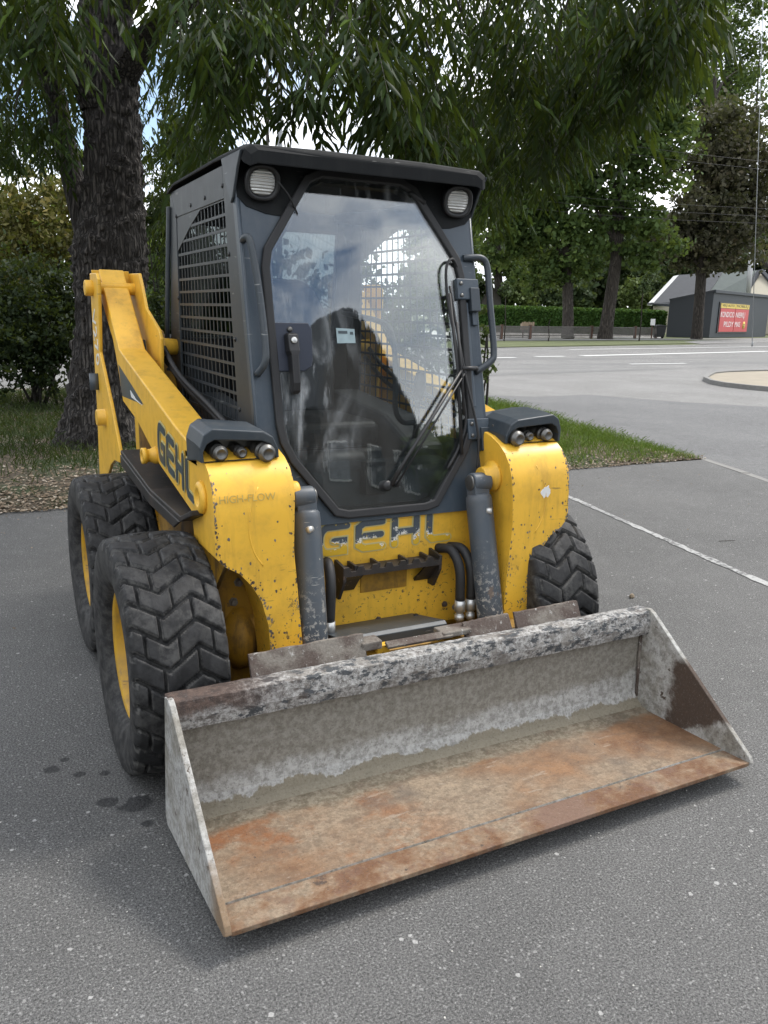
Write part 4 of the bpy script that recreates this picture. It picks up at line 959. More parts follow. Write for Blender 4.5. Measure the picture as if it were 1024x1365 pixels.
for i in range(nx):
    for j in range(ny):
        q = [(i, j), (i+1, j), (i+1, j+1), (i, j+1)]
        if any(vs[idx[k]][2] > 0 for k in q): fs.append(tuple(idx[k] for k in q))
# keep the fringe from spilling over the asphalt
m.add(vs, fs, True); tag(m.build('verge', SOIL), None, None, None, 'structure')

def blades(name, spots, mat, label=None, hmin=.05, hmax=.12, wd=.004, lean=.5, seed=1):
    rg = np.random.RandomState(seed); n = len(spots); S_ = np.array(spots, dtype=np.float64)
    h = rg.uniform(hmin, hmax, n)*S_[:, 3]; az = rg.uniform(0, 2*np.pi, n); ln = rg.uniform(.1, lean, n)*h*1.4; a2 = rg.uniform(0, 2*np.pi, n)
    dx, dy = np.cos(az)*wd, np.sin(az)*wd; lx, ly = np.cos(a2)*ln, np.sin(a2)*ln
    b = S_[:, :3]
    V = np.stack([b+np.stack([-dx, -dy, 0*h], 1), b+np.stack([dx, dy, 0*h], 1), b+np.stack([dx*.8+lx*.35, dy*.8+ly*.35, h*.6], 1), b+np.stack([-dx*.8+lx*.35, -dy*.8+ly*.35, h*.6], 1), b+np.stack([lx-dx*.1, ly-dy*.1, h*.95], 1), b+np.stack([lx+dx*.1, ly+dy*.1, h], 1)], 1).reshape(-1, 3)
    k = np.arange(n)*6; F = np.concatenate([np.stack([k, k+1, k+2, k+3], 1), np.stack([k+3, k+2, k+5, k+4], 1)])
    sh = np.repeat(rg.rand(n)*.75+.25*(rg.rand(n) > .9), 6)
    o = np_mesh(name, V, F, mat, None, sh); return tag(o, label, None, None, 'stuff')
rg = np.random.RandomState(11)
sp_ = []
def dens(x, y): return .5+.5*math.sin(x*3.1+math.sin(y*2.3)*1.5)*math.sin(y*2.7+1.3*math.sin(x*1.9))
tries = 0
while len(sp_) < 42000 and tries < 500000:
    tries += 1; x = rg.uniform(2.2, 7.4); y = 3.93+8*rg.rand()**1.6
    if not inside(x, y, VP): continue
    e = edged(x, y); front = y-3.93
    pk = min(1, e/.12)*(.22+.78*min(1, front/1.3) if x < 6.0 else .8)*(.25+.95*dens(x, y))
    if rg.rand() > pk: continue
    sp_.append((x, y, vz(x, y)-.01, .55+.7*min(1, front/1.5)*(.7+.5*dens(x*.6, y*.6))))
blades('grass', sp_, GRASSM, 'green verge grass behind the right side of the loader', .05, .13, .0035, .8, 2)
sp_ = []; tries = 0
while len(sp_) < 34000 and tries < 500000:
    tries += 1; x = rg.uniform(-6, 2.2); y = 4.4+8.5*rg.rand()
    if not inside(x, y, VP): continue
    pk = (min(1, max(0, (y-5.1))/1.2)+.05)*(.3+.8*dens(x*.8, y*.8))
    if rg.rand() > pk: continue
    sp_.append((x, y, vz(x, y)-.01, .6+.8*rg.rand()))
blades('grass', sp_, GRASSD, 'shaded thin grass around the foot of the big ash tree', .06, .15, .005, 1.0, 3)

# leaf litter
def litter(name, n, fn, mat, label, smin=.012, smax=.035, seed=5, kind='stuff'):
    rg = np.random.RandomState(seed); P = []
    while len(P) < n:
        q = fn(rg)
        if q is not None: P.append(q)
    P = np.array(P); s = rg.uniform(smin, smax, n); az = rg.uniform(0, 6.28, n); tl = rg.uniform(-.5, .5, (n, 4))*s[:, None]
    ca, sa = np.cos(az), np.sin(az); pts = []
    for (u, v, k) in ((-.1, 0, 0), (.35, .42, 1), (1, 0, 2), (.4, -.4, 3)):
        pts.append(P+np.stack([(u*ca-v*sa)*s, (u*sa+v*ca)*s, .004+np.abs(tl[:, k])], 1))
    V = np.stack(pts, 1).reshape(-1, 3); k = np.arange(n)*4
    o = np_mesh(name, V, np.stack([k, k+1, k+2, k+3], 1), mat, None, np.repeat(rg.rand(n), 4)); return tag(o, label, None, None, kind)
def lf(rg):
    x = rg.uniform(-5, 2.5); y = 3.98+rg.exponential(.7)
    if y > 9: return None
    return (x, y, vz(x, y) if y > 4.1 else .004)
litter('leaf_litter', 15000, lf, LITTER, 'dry leaves and debris along the edge of the asphalt on the left', .014, .04, 5)
def lf2(rg):
    x = rg.uniform(2.2, 6.3); y = 3.9+rg.exponential(.35)
    if y > 6.5: return None
    return (x, y, vz(x, y) if y > 3.97 else .004)
litter('leaf_litter', 3500, lf2, LITTER, 'brown leaf scraps at the front edge of the right-hand verge', .01, .035, 6)
def lf3(rg): return (rg.uniform(-4, 5.5), 3.9-rg.exponential(.8), .003)
litter('leaf_litter', 260, lf3, LITTER, 'scattered dry scraps lying on the parking asphalt', .008, .02, 8)
def lf4(rg):
    return (rg.uniform(-3, 4), rg.uniform(-3.2, 3.8), .002)
litter('grit', 1500, lf4, GRAVEL, 'loose pale grit strewn over the parking asphalt', .002, .0068, 9)
# broad fallen leaves, the pebble and the twig
m = MB(); m.add([(0, 0, 0), (.05, .045, .018), (.11, .03, .012), (.13, -.01, .02), (.08, -.05, .012), (.03, -.03, .016)], [(0, 1, 2), (0, 2, 3), (0, 3, 4), (0, 4, 5)])
for i, (x, y, s, az, lab) in enumerate(((-.42, 4.05, 1.0, 1.2, 'pale yellow leaf lying on the litter edge beside the rear tyre'), (4.35, 4.15, .8, 2.8, 'dry beige leaf standing in the verge beside the right arm'))):
    o = m.build('fallen_leaf', plain('fallen_leaf_skin', (.30, .27, .10) if i == 0 else (.36, .26, .16), .7)); o.location = (x, y, vz(x, y) if y > 4.1 else .01); o.rotation_euler = (.3, .2, az); o.scale = (s, s, s); tag(o, lab, 'leaf')
p = gnd(842, 797); m = MB(); rg2 = random.Random(3)
m.loft([[(math.cos(a)*r_*(1+rg2.uniform(-.2, .2)), math.sin(a)*r_*.8*(1+rg2.uniform(-.2, .2)), z) for a in [k*math.pi/4 for k in range(8)]] for z, r_ in ((0, .012), (.008, .017), (.02, .014), (.026, .006))])
o = m.build('pebble', plain('pebble_skin', (.24, .19, .13), .9), None, .002); o.location = (p[0], p[1], 0); tag(o, 'small brown stone lying alone on the asphalt beside the right front wheel', 'stone')
p = gnd(958, 722); m = MB(); m.tube(curvy([(0, 0, .004), (.03, -.012, .008), (.07, .0, .006), (.12, -.02, .01)], 4), .0022, 5); m.tube([(.05, -.004, .007), (.07, .025, .012)], .0015, 5)
o = m.build('twig', TWIG); o.location = tuple(p); o.rotation_euler = (0, 0, -.3); tag(o, 'short dark twig lying right of the white parking line', 'twig')

# ================================================================ LEAVES
def leaves_np(name, C, Dn, size, wratio, mat, parent, shade, seed=0, fold=.18, curl=.25):
    """C centres of leaf bases, Dn direction unit vectors"""
    rg = np.random.RandomState(seed); n = len(C); size = np.broadcast_to(size, (n,))
    r0 = rg.normal(size=(n, 3)); S_ = np.cross(Dn, r0); S_ /= np.linalg.norm(S_, axis=1, keepdims=True)+1e-9
    Nn = np.cross(S_, Dn); L_ = size[:, None]; W_ = L_*wratio
    dr = np.zeros((n, 3)); dr[:, 2] = -1
    b = C; t = C+Dn*L_+dr*L_*curl; m1 = .38; m2 = .72
    l1 = C+Dn*L_*m1+S_*W_+Nn*L_*fold*.5+dr*L_*curl*.15; r1 = C+Dn*L_*m1-S_*W_+Nn*L_*fold*.5+dr*L_*curl*.15
    l2 = C+Dn*L_*m2+S_*W_*.72+Nn*L_*fold*.4+dr*L_*curl*.5; r2 = C+Dn*L_*m2-S_*W_*.72+Nn*L_*fold*.4+dr*L_*curl*.5
    V = np.stack([b, l1, l2, t, r2, r1], 1).reshape(-1, 3); k = np.arange(n)*6
    F = np.concatenate([np.stack([k, k+3, k+2, k+1], 1), np.stack([k, k+5, k+4, k+3], 1)])
    return np_mesh(name, V, F, mat, parent, np.repeat(shade, 6))
def quads_np(name, C, size, mat, parent, shade, seed=0, aspect=.7):
    rg = np.random.RandomState(seed); n = len(C); a = rg.normal(size=(n, 3)); a /= np.linalg.norm(a, axis=1, keepdims=True)
    b = np.cross(a, rg.normal(size=(n, 3))); b /= np.linalg.norm(b, axis=1, keepdims=True)+1e-9
    s = np.broadcast_to(size, (n,))[:, None]
    V = np.stack([C-a*s*.5, C+b*s*aspect*.5, C+a*s*.5, C-b*s*aspect*.5+np.array([0, 0, -.12])*s], 1).reshape(-1, 3); k = np.arange(n)*4
    return np_mesh(name, V, np.stack([k, k+1, k+2, k+3], 1), mat, parent, np.repeat(shade, 4))
def blob_pts(blobs, n, rg, hollow=.35, clump=None):
    """points in ellipsoids (x, y, z, rx, ry, rz, weight), gathered in clumps"""
    W_ = np.array([b[6]*b[3]*b[5] for b in blobs]); W_ /= W_.sum(); nc = max(1, n//(clump or 40))
    bi = rg.choice(len(blobs), nc, p=W_); B = np.array([b[:6] for b in blobs])[bi]
    u = rg.normal(size=(nc, 3)); u /= np.linalg.norm(u, axis=1, keepdims=True); r = (hollow+(1-hollow)*rg.rand(nc))**(.6)
    cc_ = B[:, :3]+u*r[:, None]*B[:, 3:]
    k = rg.randint(0, nc, n); rad = rg.uniform(.10, .24, nc)*B[:, 3:].mean(1)
    sh = rg.rand(nc)
    P = cc_[k]+rg.normal(size=(n, 3))*rad[k][:, None]*np.array([1, 1, .6])
    return P, np.clip(sh[k]*.5+rg.rand(n)*.5, 0, 1), cc_
def to_world(base, P): return P-np.array(base)

def trunk_tube(name, pts, rs, mat, parent, n=20, flare=0, knobs=(), seed=0, sub=1, ridge=.03):
    rg = np.random.RandomState(seed); P = curvy(pts, 6); m_ = len(P); R_ = np.interp(np.linspace(0, 1, m_), np.linspace(0, 1, len(rs)), rs)
    V = []; ph = rg.rand(4)*6
    for i, p in enumerate(P):
        for k in range(n):
            a = 2*math.pi*k/n; r_ = R_[i]*(1+ridge*math.sin(3*a+ph[0]+i*.05)+ridge*.7*math.sin(5*a+ph[1]-i*.08)+ridge*.5*math.sin(9*a+ph[2]+i*.2)+rg.normal()*ridge*.25)
            if flare: r_ *= 1+flare*max(0, 1-i/(m_*.14))**2*(1+.4*math.sin(4*a+ph[3]))
            for (t_, ka, kr, kw) in knobs:
                r_ += R_[i]*kr*math.exp(-((i/m_-t_)/kw)**2)*max(0, math.cos(a-ka))**1.5
            V.append((p.x+math.cos(a)*r_, p.y+math.sin(a)*r_, p.z))
    F = [(i*n+k, i*n+(k+1) % n, (i+1)*n+(k+1) % n, (i+1)*n+k) for i in range(m_-1) for k in range(n)]
    return np_mesh(name, V, F, mat, parent, smooth=True)
# ================================================================ THE BIG ASH TREE
base = gnd(128, 598); bx_, by_ = float(base[0]), float(base[1])
ASH = tag(empty('ash_tree', (bx_, by_, 0)), 'big ash tree with thick furrowed trunk behind the loader, drooping leaves overhead', 'tree')
def rel(p): return (p[0]-bx_, p[1]-by_, p[2])
D0 = hdist(base)
tp = [rel(at(x, y, D0)) for x, y in ((126, 612), (132, 560), (139, 500), (144, 440), (147, 375), (150, 330), (152, 260), (151, 180), (147, 90), (140, 0), (132, -110), (128, -230))]
kx = D0/FPX
tr = trunk_tube('trunk', tp, [v*kx for v in (48, 41, 38, 37, 39, 39, 33, 30, 28, 26, 25, 23)], BARK, ASH, 40, .25, ((.43, 3.6, .20, .05), (.38, 5.2, .16, .04), (.47, 4.6, .10, .03)), 3)
# dense mesh for real furrows
dm = tr.modifiers.new('sub', 'SUBSURF'); dm.levels = dm.render_levels = 2
tx = bpy.data.textures.new('furrows', 'MUSGRAVE') if hasattr(bpy.types, 'MusgraveTexture') else bpy.data.textures.new('furrows', 'CLOUDS')
try: tx.noise_scale = .09
except Exception: pass
dsp = tr.modifiers.new('furrow', 'DISPLACE'); dsp.texture = tx; dsp.strength = .03; dsp.mid_level = .5; dsp.texture_coords = 'LOCAL'
def limb(pts, rs, seed=0, n=10): return trunk_tube('branch', [rel(at(*p)) for p in pts], rs, BARK, ASH, n, 0, (), seed)
limb([(140, 150, D0), (95, 60, D0-.3), (40, 10, D0-.8), (-60, -40, D0-1.5)], [.24, .19, .15, .10], 1, 14)
limb([(150, 120, D0), (205, 40, D0-.6), (290, -20, D0-1.6), (420, -70, D0-3)], [.2, .15, .11, .07], 2, 14)
limb([(145, 20, D0), (250, -120, D0-.5), (500, -190, D0-1.5), (760, -180, D0-1.2)], [.22, .17, .13, .08], 3, 14)
limb([(240, -110, D0-.5), (450, -110, D0-2.2), (640, -60, D0-3), (760, -20, D0-3.2)], [.12, .09, .06, .03], 4)
limb([(500, -190, D0-1.5), (620, -60, D0), (700, 60, D0+.6), (740, 160, D0+.7)], [.07, .05, .035, .015], 5)
limb([(120, 330, D0+.2), (88, 200, D0+.4), (60, 90, D0+.2), (-20, 20, D0-.5)], [.13, .12, .11, .08], 6, 12)

# hanging compound leaves: y reached by the foliage for each x (sight lines), then true depth
def lowy(x):
    xs = [-120, 0, 50, 100, 150, 200, 240, 290, 310, 330, 352, 375, 400, 430, 455, 480, 505, 560, 600, 640, 680, 720, 770, 810, 850, 890, 930, 960]
    ys = [260, 225, 240, 230, 100, 330, 420, 240, 170, 125, 75, 90, 125, 150, 110, 130, 205, 215, 260, 310, 300, 250, 225, 200, 165, 110, 60, -20]
    return float(np.interp(x, xs, ys))
rg = np.random.RandomState(21)
def field(x, y, s): return math.sin(x/s+1.7*math.sin(y/s*.8))*math.cos(y/s*1.1+math.sin(x/s*.6))
twC, twD, twS = [], [], []        # compound leaf attach point, direction, size
N_ = 0
while N_ < 5900:
    x = rg.uniform(-140, 985); yl = lowy(x); y = yl-abs(rg.normal())*yl*.45-rg.uniform(0, 30) if rg.rand() < .35 else rg.uniform(-240, max(-230, yl-14))
    if y < -260: continue
    if x < 250 and 60 < y: dist = rg.uniform(D0-1.0, D0+3.2)
    elif y > 60 and x > 590: dist = rg.uniform(6.2, D0+1.5)
    else: dist = rg.uniform(4.6, D0+.5)
    if y > yl-.20*FPX/dist: continue
    gap = field(x+dist*60, y, 38)
    if gap < -.20 and rg.rand() < .88: continue
    if 95 < x < 205 and y > -30 and dist < D0+.7: continue
    if 325 < x < 505 and y > 15 and rg.rand() < .84: continue
    if 300 < x < 350 and 120 < y < 200 and rg.rand() < .6: continue
    twC.append(at(x, y, dist)); N_ += 1
# bright near sprays
for (cx, cy, r_, dist, k) in ((478, 70, 50, 4.5, 40), (530, 140, 40, 4.7, 40), (425, 70, 25, 4.6, 8), (300, 30, 60, 4.6, 50), (270, 60, 40, 4.7, 25), (60, 20, 60, 4.8, 30), (700, 90, 90, 5.6, 60), (850, 50, 60, 5.2, 50), (770, 140, 50, 5.7, 45), (820, 110, 50, 5.4, 40), (372, 120, 22, 5.2, 12), (405, 130, 22, 5.0, 14), (690, 190, 60, 6.4, 40), (905, 25, 40, 5.2, 26), (340, 40, 30, 4.8, 20), (590, 190, 25, 4.9, 14), (740, 200, 35, 6, 22)):
    for _ in range(k): twC.append(at(cx+rg.normal()*r_*.5, cy+rg.normal()*r_*.45-15, dist+rg.normal()*.2))
twC = np.array(twC); n = len(twC)
az = rg.uniform(0, 2*np.pi, n); dz = -rg.uniform(.35, 1.5, n); D_ = np.stack([np.cos(az), np.sin(az), dz], 1); D_ /= np.linalg.norm(D_, axis=1, keepdims=True)
Ln = rg.uniform(.165, .30, n); C = []; DD = []; SZ = []; SH = []; tsh = rg.rand(n)
SV, SF = [], []
for j in range(9):           # leaflet pairs along the rachis + terminal
    f_ = (.22+.19*(j//2)) if j < 8 else 1.0
    sag = np.zeros((n, 3)); sag[:, 2] = -(f_**2)*.25
    p = twC+(D_*f_+sag)*Ln[:, None]
    side = np.cross(D_, np.array([0, 0, 1.0])); side /= np.linalg.norm(side, axis=1, keepdims=True)+1e-9
    sg = 0 if j == 8 else (1 if j % 2 else -1)
    d = D_*.75+side*sg*.9+np.array([0, 0, -.5])+rg.normal(size=(n, 3))*.18; d /= np.linalg.norm(d, axis=1, keepdims=True)
    C.append(p); DD.append(d); SZ.append(Ln*rg.uniform(.26, .44, n)); SH.append(np.clip(tsh*.55+rg.rand(n)*.45, 0, 1))
C = np.concatenate(C); DD = np.concatenate(DD); SZ = np.concatenate(SZ); SH = np.concatenate(SH)
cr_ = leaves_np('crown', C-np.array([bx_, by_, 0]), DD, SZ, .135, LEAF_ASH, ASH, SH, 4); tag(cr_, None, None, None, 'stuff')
# rachises as thin blades
e = twC-np.array([bx_, by_, 0]); side = np.cross(D_, np.array([0, 0, 1.0])); side /= np.linalg.norm(side, axis=1, keepdims=True)+1e-9
tip = e+D_*Ln[:, None]; tip[:, 2] -= .25*Ln; up_ = e-D_*.10; 
V = np.stack([e+side*.0018, e-side*.0018, tip-side*.001, tip+side*.001], 1).reshape(-1, 3); k = np.arange(n)*4
o = np_mesh('leaf_stems', V, np.stack([k, k+1, k+2, k+3], 1), TWIG, ASH, np.zeros(len(V))); tag(o, None, None, None, 'stuff')
# hanging twigs that show against the sky
m = MB()
for (x0, y0, x1, y1, d1) in ((388, -20, 352, 190, 7.5), (395, 30, 365, 150, 7.0), (402, -60, 408, 140, 6), (520, -80, 470, 120, 5), (300, -60, 330, 140, 5.4), (600, -90, 640, 200, 7), (700, -60, 690, 230, 7), (800, -60, 790, 150, 6), (60, -50, 20, 180, 9), (260, -40, 240, 200, 9.6), (640, -90, 660, 160, 7.2), (560, -90, 575, 150, 6), (760, -90, 740, 190, 7.6), (880, -80, 905, 40, 5.6), (470, -100, 425, 120, 5)):
    P = [rel(at(x0+(x1-x0)*t+8*math.sin(t*9+x0), y0+(y1-y0)*t, d1)) for t in (0, .25, .5, .75, 1)]; m.tube(curvy(P, 4), [.014*(1-.04*i) for i in range(17)], 6)
    for q in range(3):
        t = .3+.2*q; a = rel(at(x0+(x1-x0)*t, y0+(y1-y0)*t, d1)); b = rel(at(x0+(x1-x0)*t+rnd.uniform(-50, 50), y0+(y1-y0)*t+rnd.uniform(20, 70), d1+rnd.uniform(-.3, .3))); m.tube([a, tuple((Vector(a)+Vector(b))/2+Vector((0, 0, .03))), b], [.006, .005, .003], 5)
tag(m.build('twigs', TWIG, ASH), None, None, None, 'stuff')

# ================================================================ SHRUBS ON THE LEFT AND BEHIND THE CAB
def bush(name, blobs_px, n, size, mat, label, cat='bush', group=None, seed=1, aspect=.55, stems=6, hollow=.1, clump=40):
    """blobs: (px, py, radius px, dist, depth m)"""
    b0 = blobs_px[0]; g = at(b0[0], b0[1], b0[3]); e = empty(name, (float(g[0]), float(g[1]), 0)); tag(e, label, cat, group)
    B = []
    for (x, y, r_, dd, dp) in blobs_px:
        p = at(x, y, dd); rm = r_*dd/FPX; B.append((p[0]-g[0], p[1]-g[1], p[2], rm, dp or rm, rm, 1))
    rg = np.random.RandomState(seed); P, sh, cc_ = blob_pts(B, n, rg, hollow, clump)
    keep = P[:, 2] > .02; P = P[keep]; sh = sh[keep]
    o = quads_np('foliage', P, size*rg.uniform(.6, 1.3, len(P)), mat, e, sh, seed, aspect); tag(o, None, None, None, 'stuff')
    m = MB()
    for k in range(stems):
        c_ = cc_[rg.randint(len(cc_))]; s0 = (rg.normal()*.12*B[0][3], rg.normal()*.12*B[0][3], 0); m.tube(curvy([s0, (c_[0]*.4+s0[0]*.6+rg.normal()*.05, c_[1]*.4, c_[2]*.5), tuple(c_)], 4), [.03*size*6]*9 if False else [.022*(1-.08*i) for i in range(9)], 5)
    if stems: tag(m.build('stems', TWIG, e), None, None, None, 'stuff')
    return e
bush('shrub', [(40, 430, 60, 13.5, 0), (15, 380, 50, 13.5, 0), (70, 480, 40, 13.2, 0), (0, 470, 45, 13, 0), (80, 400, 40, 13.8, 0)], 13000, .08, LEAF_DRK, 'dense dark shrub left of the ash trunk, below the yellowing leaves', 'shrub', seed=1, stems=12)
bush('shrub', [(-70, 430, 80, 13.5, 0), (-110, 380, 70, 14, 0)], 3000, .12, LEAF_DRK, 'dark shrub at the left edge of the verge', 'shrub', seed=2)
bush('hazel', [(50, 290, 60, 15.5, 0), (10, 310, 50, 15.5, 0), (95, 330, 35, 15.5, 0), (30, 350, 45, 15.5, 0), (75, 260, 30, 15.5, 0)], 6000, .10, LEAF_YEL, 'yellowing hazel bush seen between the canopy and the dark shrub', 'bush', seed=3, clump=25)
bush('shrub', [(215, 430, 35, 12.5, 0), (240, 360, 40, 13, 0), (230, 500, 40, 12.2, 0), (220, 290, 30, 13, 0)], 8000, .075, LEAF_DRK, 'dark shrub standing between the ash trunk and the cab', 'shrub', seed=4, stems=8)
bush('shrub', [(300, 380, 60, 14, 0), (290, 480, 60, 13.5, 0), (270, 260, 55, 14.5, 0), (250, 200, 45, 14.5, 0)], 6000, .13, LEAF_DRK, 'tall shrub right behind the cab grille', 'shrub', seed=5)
bush('lilac_bush', [(636, 470, 17, 8.4, .25), (640, 440, 13, 8.4, .22), (645, 490, 12, 8.3, .2), (625, 500, 16, 8.5, .3), (633, 415, 9, 8.4, .2)], 620, .065, LEAF_LIT, 'slim light green bush peeping out behind the right door hinge', 'bush', seed=6, aspect=.5, stems=6, clump=14)
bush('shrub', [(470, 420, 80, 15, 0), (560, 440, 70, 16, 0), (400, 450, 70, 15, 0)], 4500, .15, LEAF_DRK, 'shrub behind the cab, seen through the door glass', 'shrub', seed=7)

# ================================================================ ACROSS THE ROAD
def far_tree(name, px, py, tops, lean, tw, blobs, n, size, mat, label, group, seed, brk=BARKF, aspect=.75, hollow=.2, limbs=9, clump=95):
    """px, py: foot of the trunk; lean: trunk sight points; blobs in px at trunk distance"""
    g = gnd(px, py); dd = hdist(g); e = empty(name, (float(g[0]), float(g[1]), 0)); tag(e, label, 'tree', group)
    k_ = dd/FPX; P = [tuple(np.array(at(x, y, dd))-np.array([g[0], g[1], 0])) for x, y in lean]; P[0] = (P[0][0], P[0][1], -.1)
    trunk_tube('trunk', P, [v*k_ for v in tw], brk, e, 14, .12, (), seed, ridge=.04)
    rg = np.random.RandomState(seed); B = []
    for b in blobs:
        x, y, rx, ry = b[:4]; off = b[4] if len(b) > 4 else 0; p = at(x, y, dd+off)
        B.append((p[0]-g[0], p[1]-g[1], p[2], rx*k_, rx*k_*.8, ry*k_, 1))
    Q, sh, cc_ = blob_pts(B, n, rg, hollow, clump)
    o = quads_np('crown', Q, size*rg.uniform(.55, 1.35, len(Q)), mat, e, sh, seed, aspect); tag(o, None, None, None, 'stuff')
    for j in range(limbs):
        t = .35+.6*j/max(1, limbs); i0 = min(len(P)-2, int(t*(len(P)-1))); a = Vector(P[i0]).lerp(Vector(P[i0+1]), t*(len(P)-1)-i0)
        dists = np.linalg.norm(cc_-np.array(a), axis=1); c_ = Vector(cc_[np.argsort(dists)[min(len(cc_)-1, len(cc_)//4+rg.randint(len(cc_)//3+1))]])
        if c_.z < a.z: c_.z = a.z+abs(c_.z-a.z)*.5
        r_ = np.interp(t, np.linspace(0, 1, len(tw)), tw)*k_*.55
        trunk_tube('branch', [tuple(a), tuple(a.lerp(c_, .4)+Vector((0, 0, k_*10))), tuple(c_)], [r_, r_*.6, r_*.2], brk, e, 7, 0, (), seed+j)
    return e
GT = 'big roadside trees across the road'
far_tree('roadside_tree', 757, 451, None, [(757, 451), (757, 400), (755, 330), (748, 240), (745, 150), (745, 60)], [7.4, 6.6, 6.2, 5.5, 4.5, 3],
         [(725, 250, 50, 60), (770, 330, 38, 45), (700, 320, 40, 50), (760, 200, 50, 60), (720, 150, 60, 60), (750, 270, 55, 60), (700, 375, 28, 22), (738, 340, 40, 40), (655, 280, 36, 45), (668, 340, 30, 36)], 19000, .40, LEAF_MID, 'leafy roadside tree nearest the cab, straight dark trunk with a pale scar', GT, 31)
far_tree('roadside_tree', 808, 452, None, [(806, 452), (812, 410), (822, 340), (828, 250), (832, 150), (838, 40)], [9, 7.8, 7, 6, 4.5, 3],
         [(830, 120, 85, 85), (880, 180, 55, 60), (790, 200, 50, 60), (850, 250, 60, 50), (800, 300, 40, 36), (870, 320, 40, 36), (900, 70, 60, 60), (820, 40, 80, 50), (850, 170, 60, 60), (780, 255, 36, 40)], 24000, .40, LEAF_MID, 'tall roadside tree whose trunk leans to the right, in the middle of the row', GT, 32)
far_tree('roadside_tree', 930, 452, None, [(929, 452), (932, 410), (937, 340), (942, 250), (948, 150), (955, 40)], [6.8, 6.3, 6, 5.5, 4.5, 3],
         [(940, 260, 60, 55), (990, 300, 45, 50), (900, 320, 36, 32), (970, 200, 60, 60), (940, 330, 45, 30), (990, 220, 45, 60)], 21000, .40, LEAF_RED, 'roadside tree in front of the grey kiosk with reddish brown leaves', GT, 33)
far_tree('roadside_tree', 1046, 449, None, [(1046, 449), (1040, 380), (1010, 340), (982, 300), (978, 200), (972, 100), (968, 10)], [5, 5, 5, 4.5, 4, 2],
         [(960, 90, 60, 80), (1000, 60, 30, 60), (930, 30, 60, 60), (975, 150, 50, 50), (900, 130, 40, 45), (985, -20, 45, 40)], 16000, .40, LEAF_MID, 'green tree rising behind the reddish one at the right edge', GT, 34)
for x0, y0, h0, s0, lab in ((663, 405, 40, 41, 'broad dark tree beside the small roof, above the left end of the hedge'), (600, 405, 50, 42, 'dark tree far behind the cab')):
    g = None
    far_tree('background_tree', x0, 437, None, [(x0, 437), (x0+2, 400), (x0, 340), (x0-3, 250)], [7, 6, 5, 3], [(x0-5, 300, 45, 60), (x0+12, 360, 30, 30), (x0-25, 230, 50, 55), (x0+20, 260, 36, 45), (x0-10, 180, 60, 50)], 16000, .42, LEAF_MID, lab, 'dark trees behind the hedge', s0)
# bushes behind the hedge and a belt of woodland closing the view
def far_bush(px, py, rx, ry, dist, n, size, mat, label, seed, name='bush'):
    g = at(px, py, dist); e = tag(empty(name, (float(g[0]), float(g[1]), 0)), label, name.replace('_', ' '), 'bushes behind the hedge'); k_ = dist/FPX
    rg = np.random.RandomState(seed); P, sh, cc_ = blob_pts([(0, 0, g[2], rx*k_, rx*k_*.7, ry*k_, 1), (rx*k_*.5, 0, g[2]-ry*k_*.3, rx*k_*.7, rx*k_*.5, ry*k_*.7, 1)], n, rg, .1, 30)
    P = P[P[:, 2] > 0]; o = quads_np('foliage', P, size*rg.uniform(.6, 1.3, len(P)), mat, e, sh[:len(P)], seed); tag(o, None, None, None, 'stuff')
    m = MB(); m.tube([(0, 0, 0), (0.1, 0, g[2])], [.12, .05], 6); m.tube([(0, 0, g[2]*.4), (rx*k_*.4, 0, g[2]*1.1)], [.07, .03], 5); m.build('stem', BARKF, e)
for i, (px, py, rx, ry, dist, mt, lab) in enumerate(((692, 392, 22, 18, 112, LEAF_LIT, 'light green bush over the hedge, nearest the small roof'), (665, 400, 18, 10, 112, LEAF_FAR, 'low bush over the left end of the hedge'), (730, 396, 24, 14, 115, LEAF_FAR, 'bush over the hedge left of the first trunk'), (775, 392, 18, 18, 118, LEAF_FAR, 'pale bush between the first and second trunk'), (845, 392, 24, 20, 122, LEAF_LIT, 'bush over the hedge right of the leaning trunk'), (870, 385, 20, 20, 125, LEAF_FAR, 'bush beside the pale house eaves'), (712, 375, 8, 28, 118, LEAF_LIT, 'narrow upright light green conifer'))):
    far_bush(px, py, rx, ry, dist, 2600, .55, mt, lab, 50+i)
# woodland belt
g0, g1 = at(560, 440, 150), at(1150, 440, 170); rg = np.random.RandomState(77); B = []
for k in range(46):
    f_ = rg.rand(); px = 560+f_*560; dd = rg.uniform(135, 185); py = rg.uniform(300, 400) if px < 840 else rg.uniform(310, 400); p = at(px, py, dd); r_ = rg.uniform(26, 44)*dd/FPX; B.append((p[0], p[1], p[2], r_, r_, r_*1.0, 1))
P, sh, _ = blob_pts(B, 70000, rg, .1, 50); P = P[P[:, 2] > 0]
tag(quads_np('woodland', P, rg.uniform(.7, 1.7, len(P)), LEAF_FAR, None, sh[:len(P)], 78), 'far off wood closing the view behind the hedge and the houses', None, None, 'stuff')
B = []
for k in range(60):
    a = rg.uniform(-1.25, .38)+YAW*0; dd = rg.uniform(30, 60); x, y = CAM[0]+math.sin(a)*dd, CAM[1]+math.cos(a)*dd; h = rg.uniform(1.5, 4.5) if a < .15 else rg.uniform(1, 2); B.append((x, y, h, rg.uniform(2.5, 4.5), rg.uniform(2.5, 4.5), rg.uniform(2.5, 4.0), 1))
P, sh, _ = blob_pts(B, 42000, rg, .1, 50); P = P[P[:, 2] > 0]
tag(quads_np('woodland', P, rg.uniform(.25, .7, len(P)), LEAF_MID, None, sh[:len(P)], 79), 'trees and undergrowth filling the view behind the big ash on the left', None, None, 'stuff')

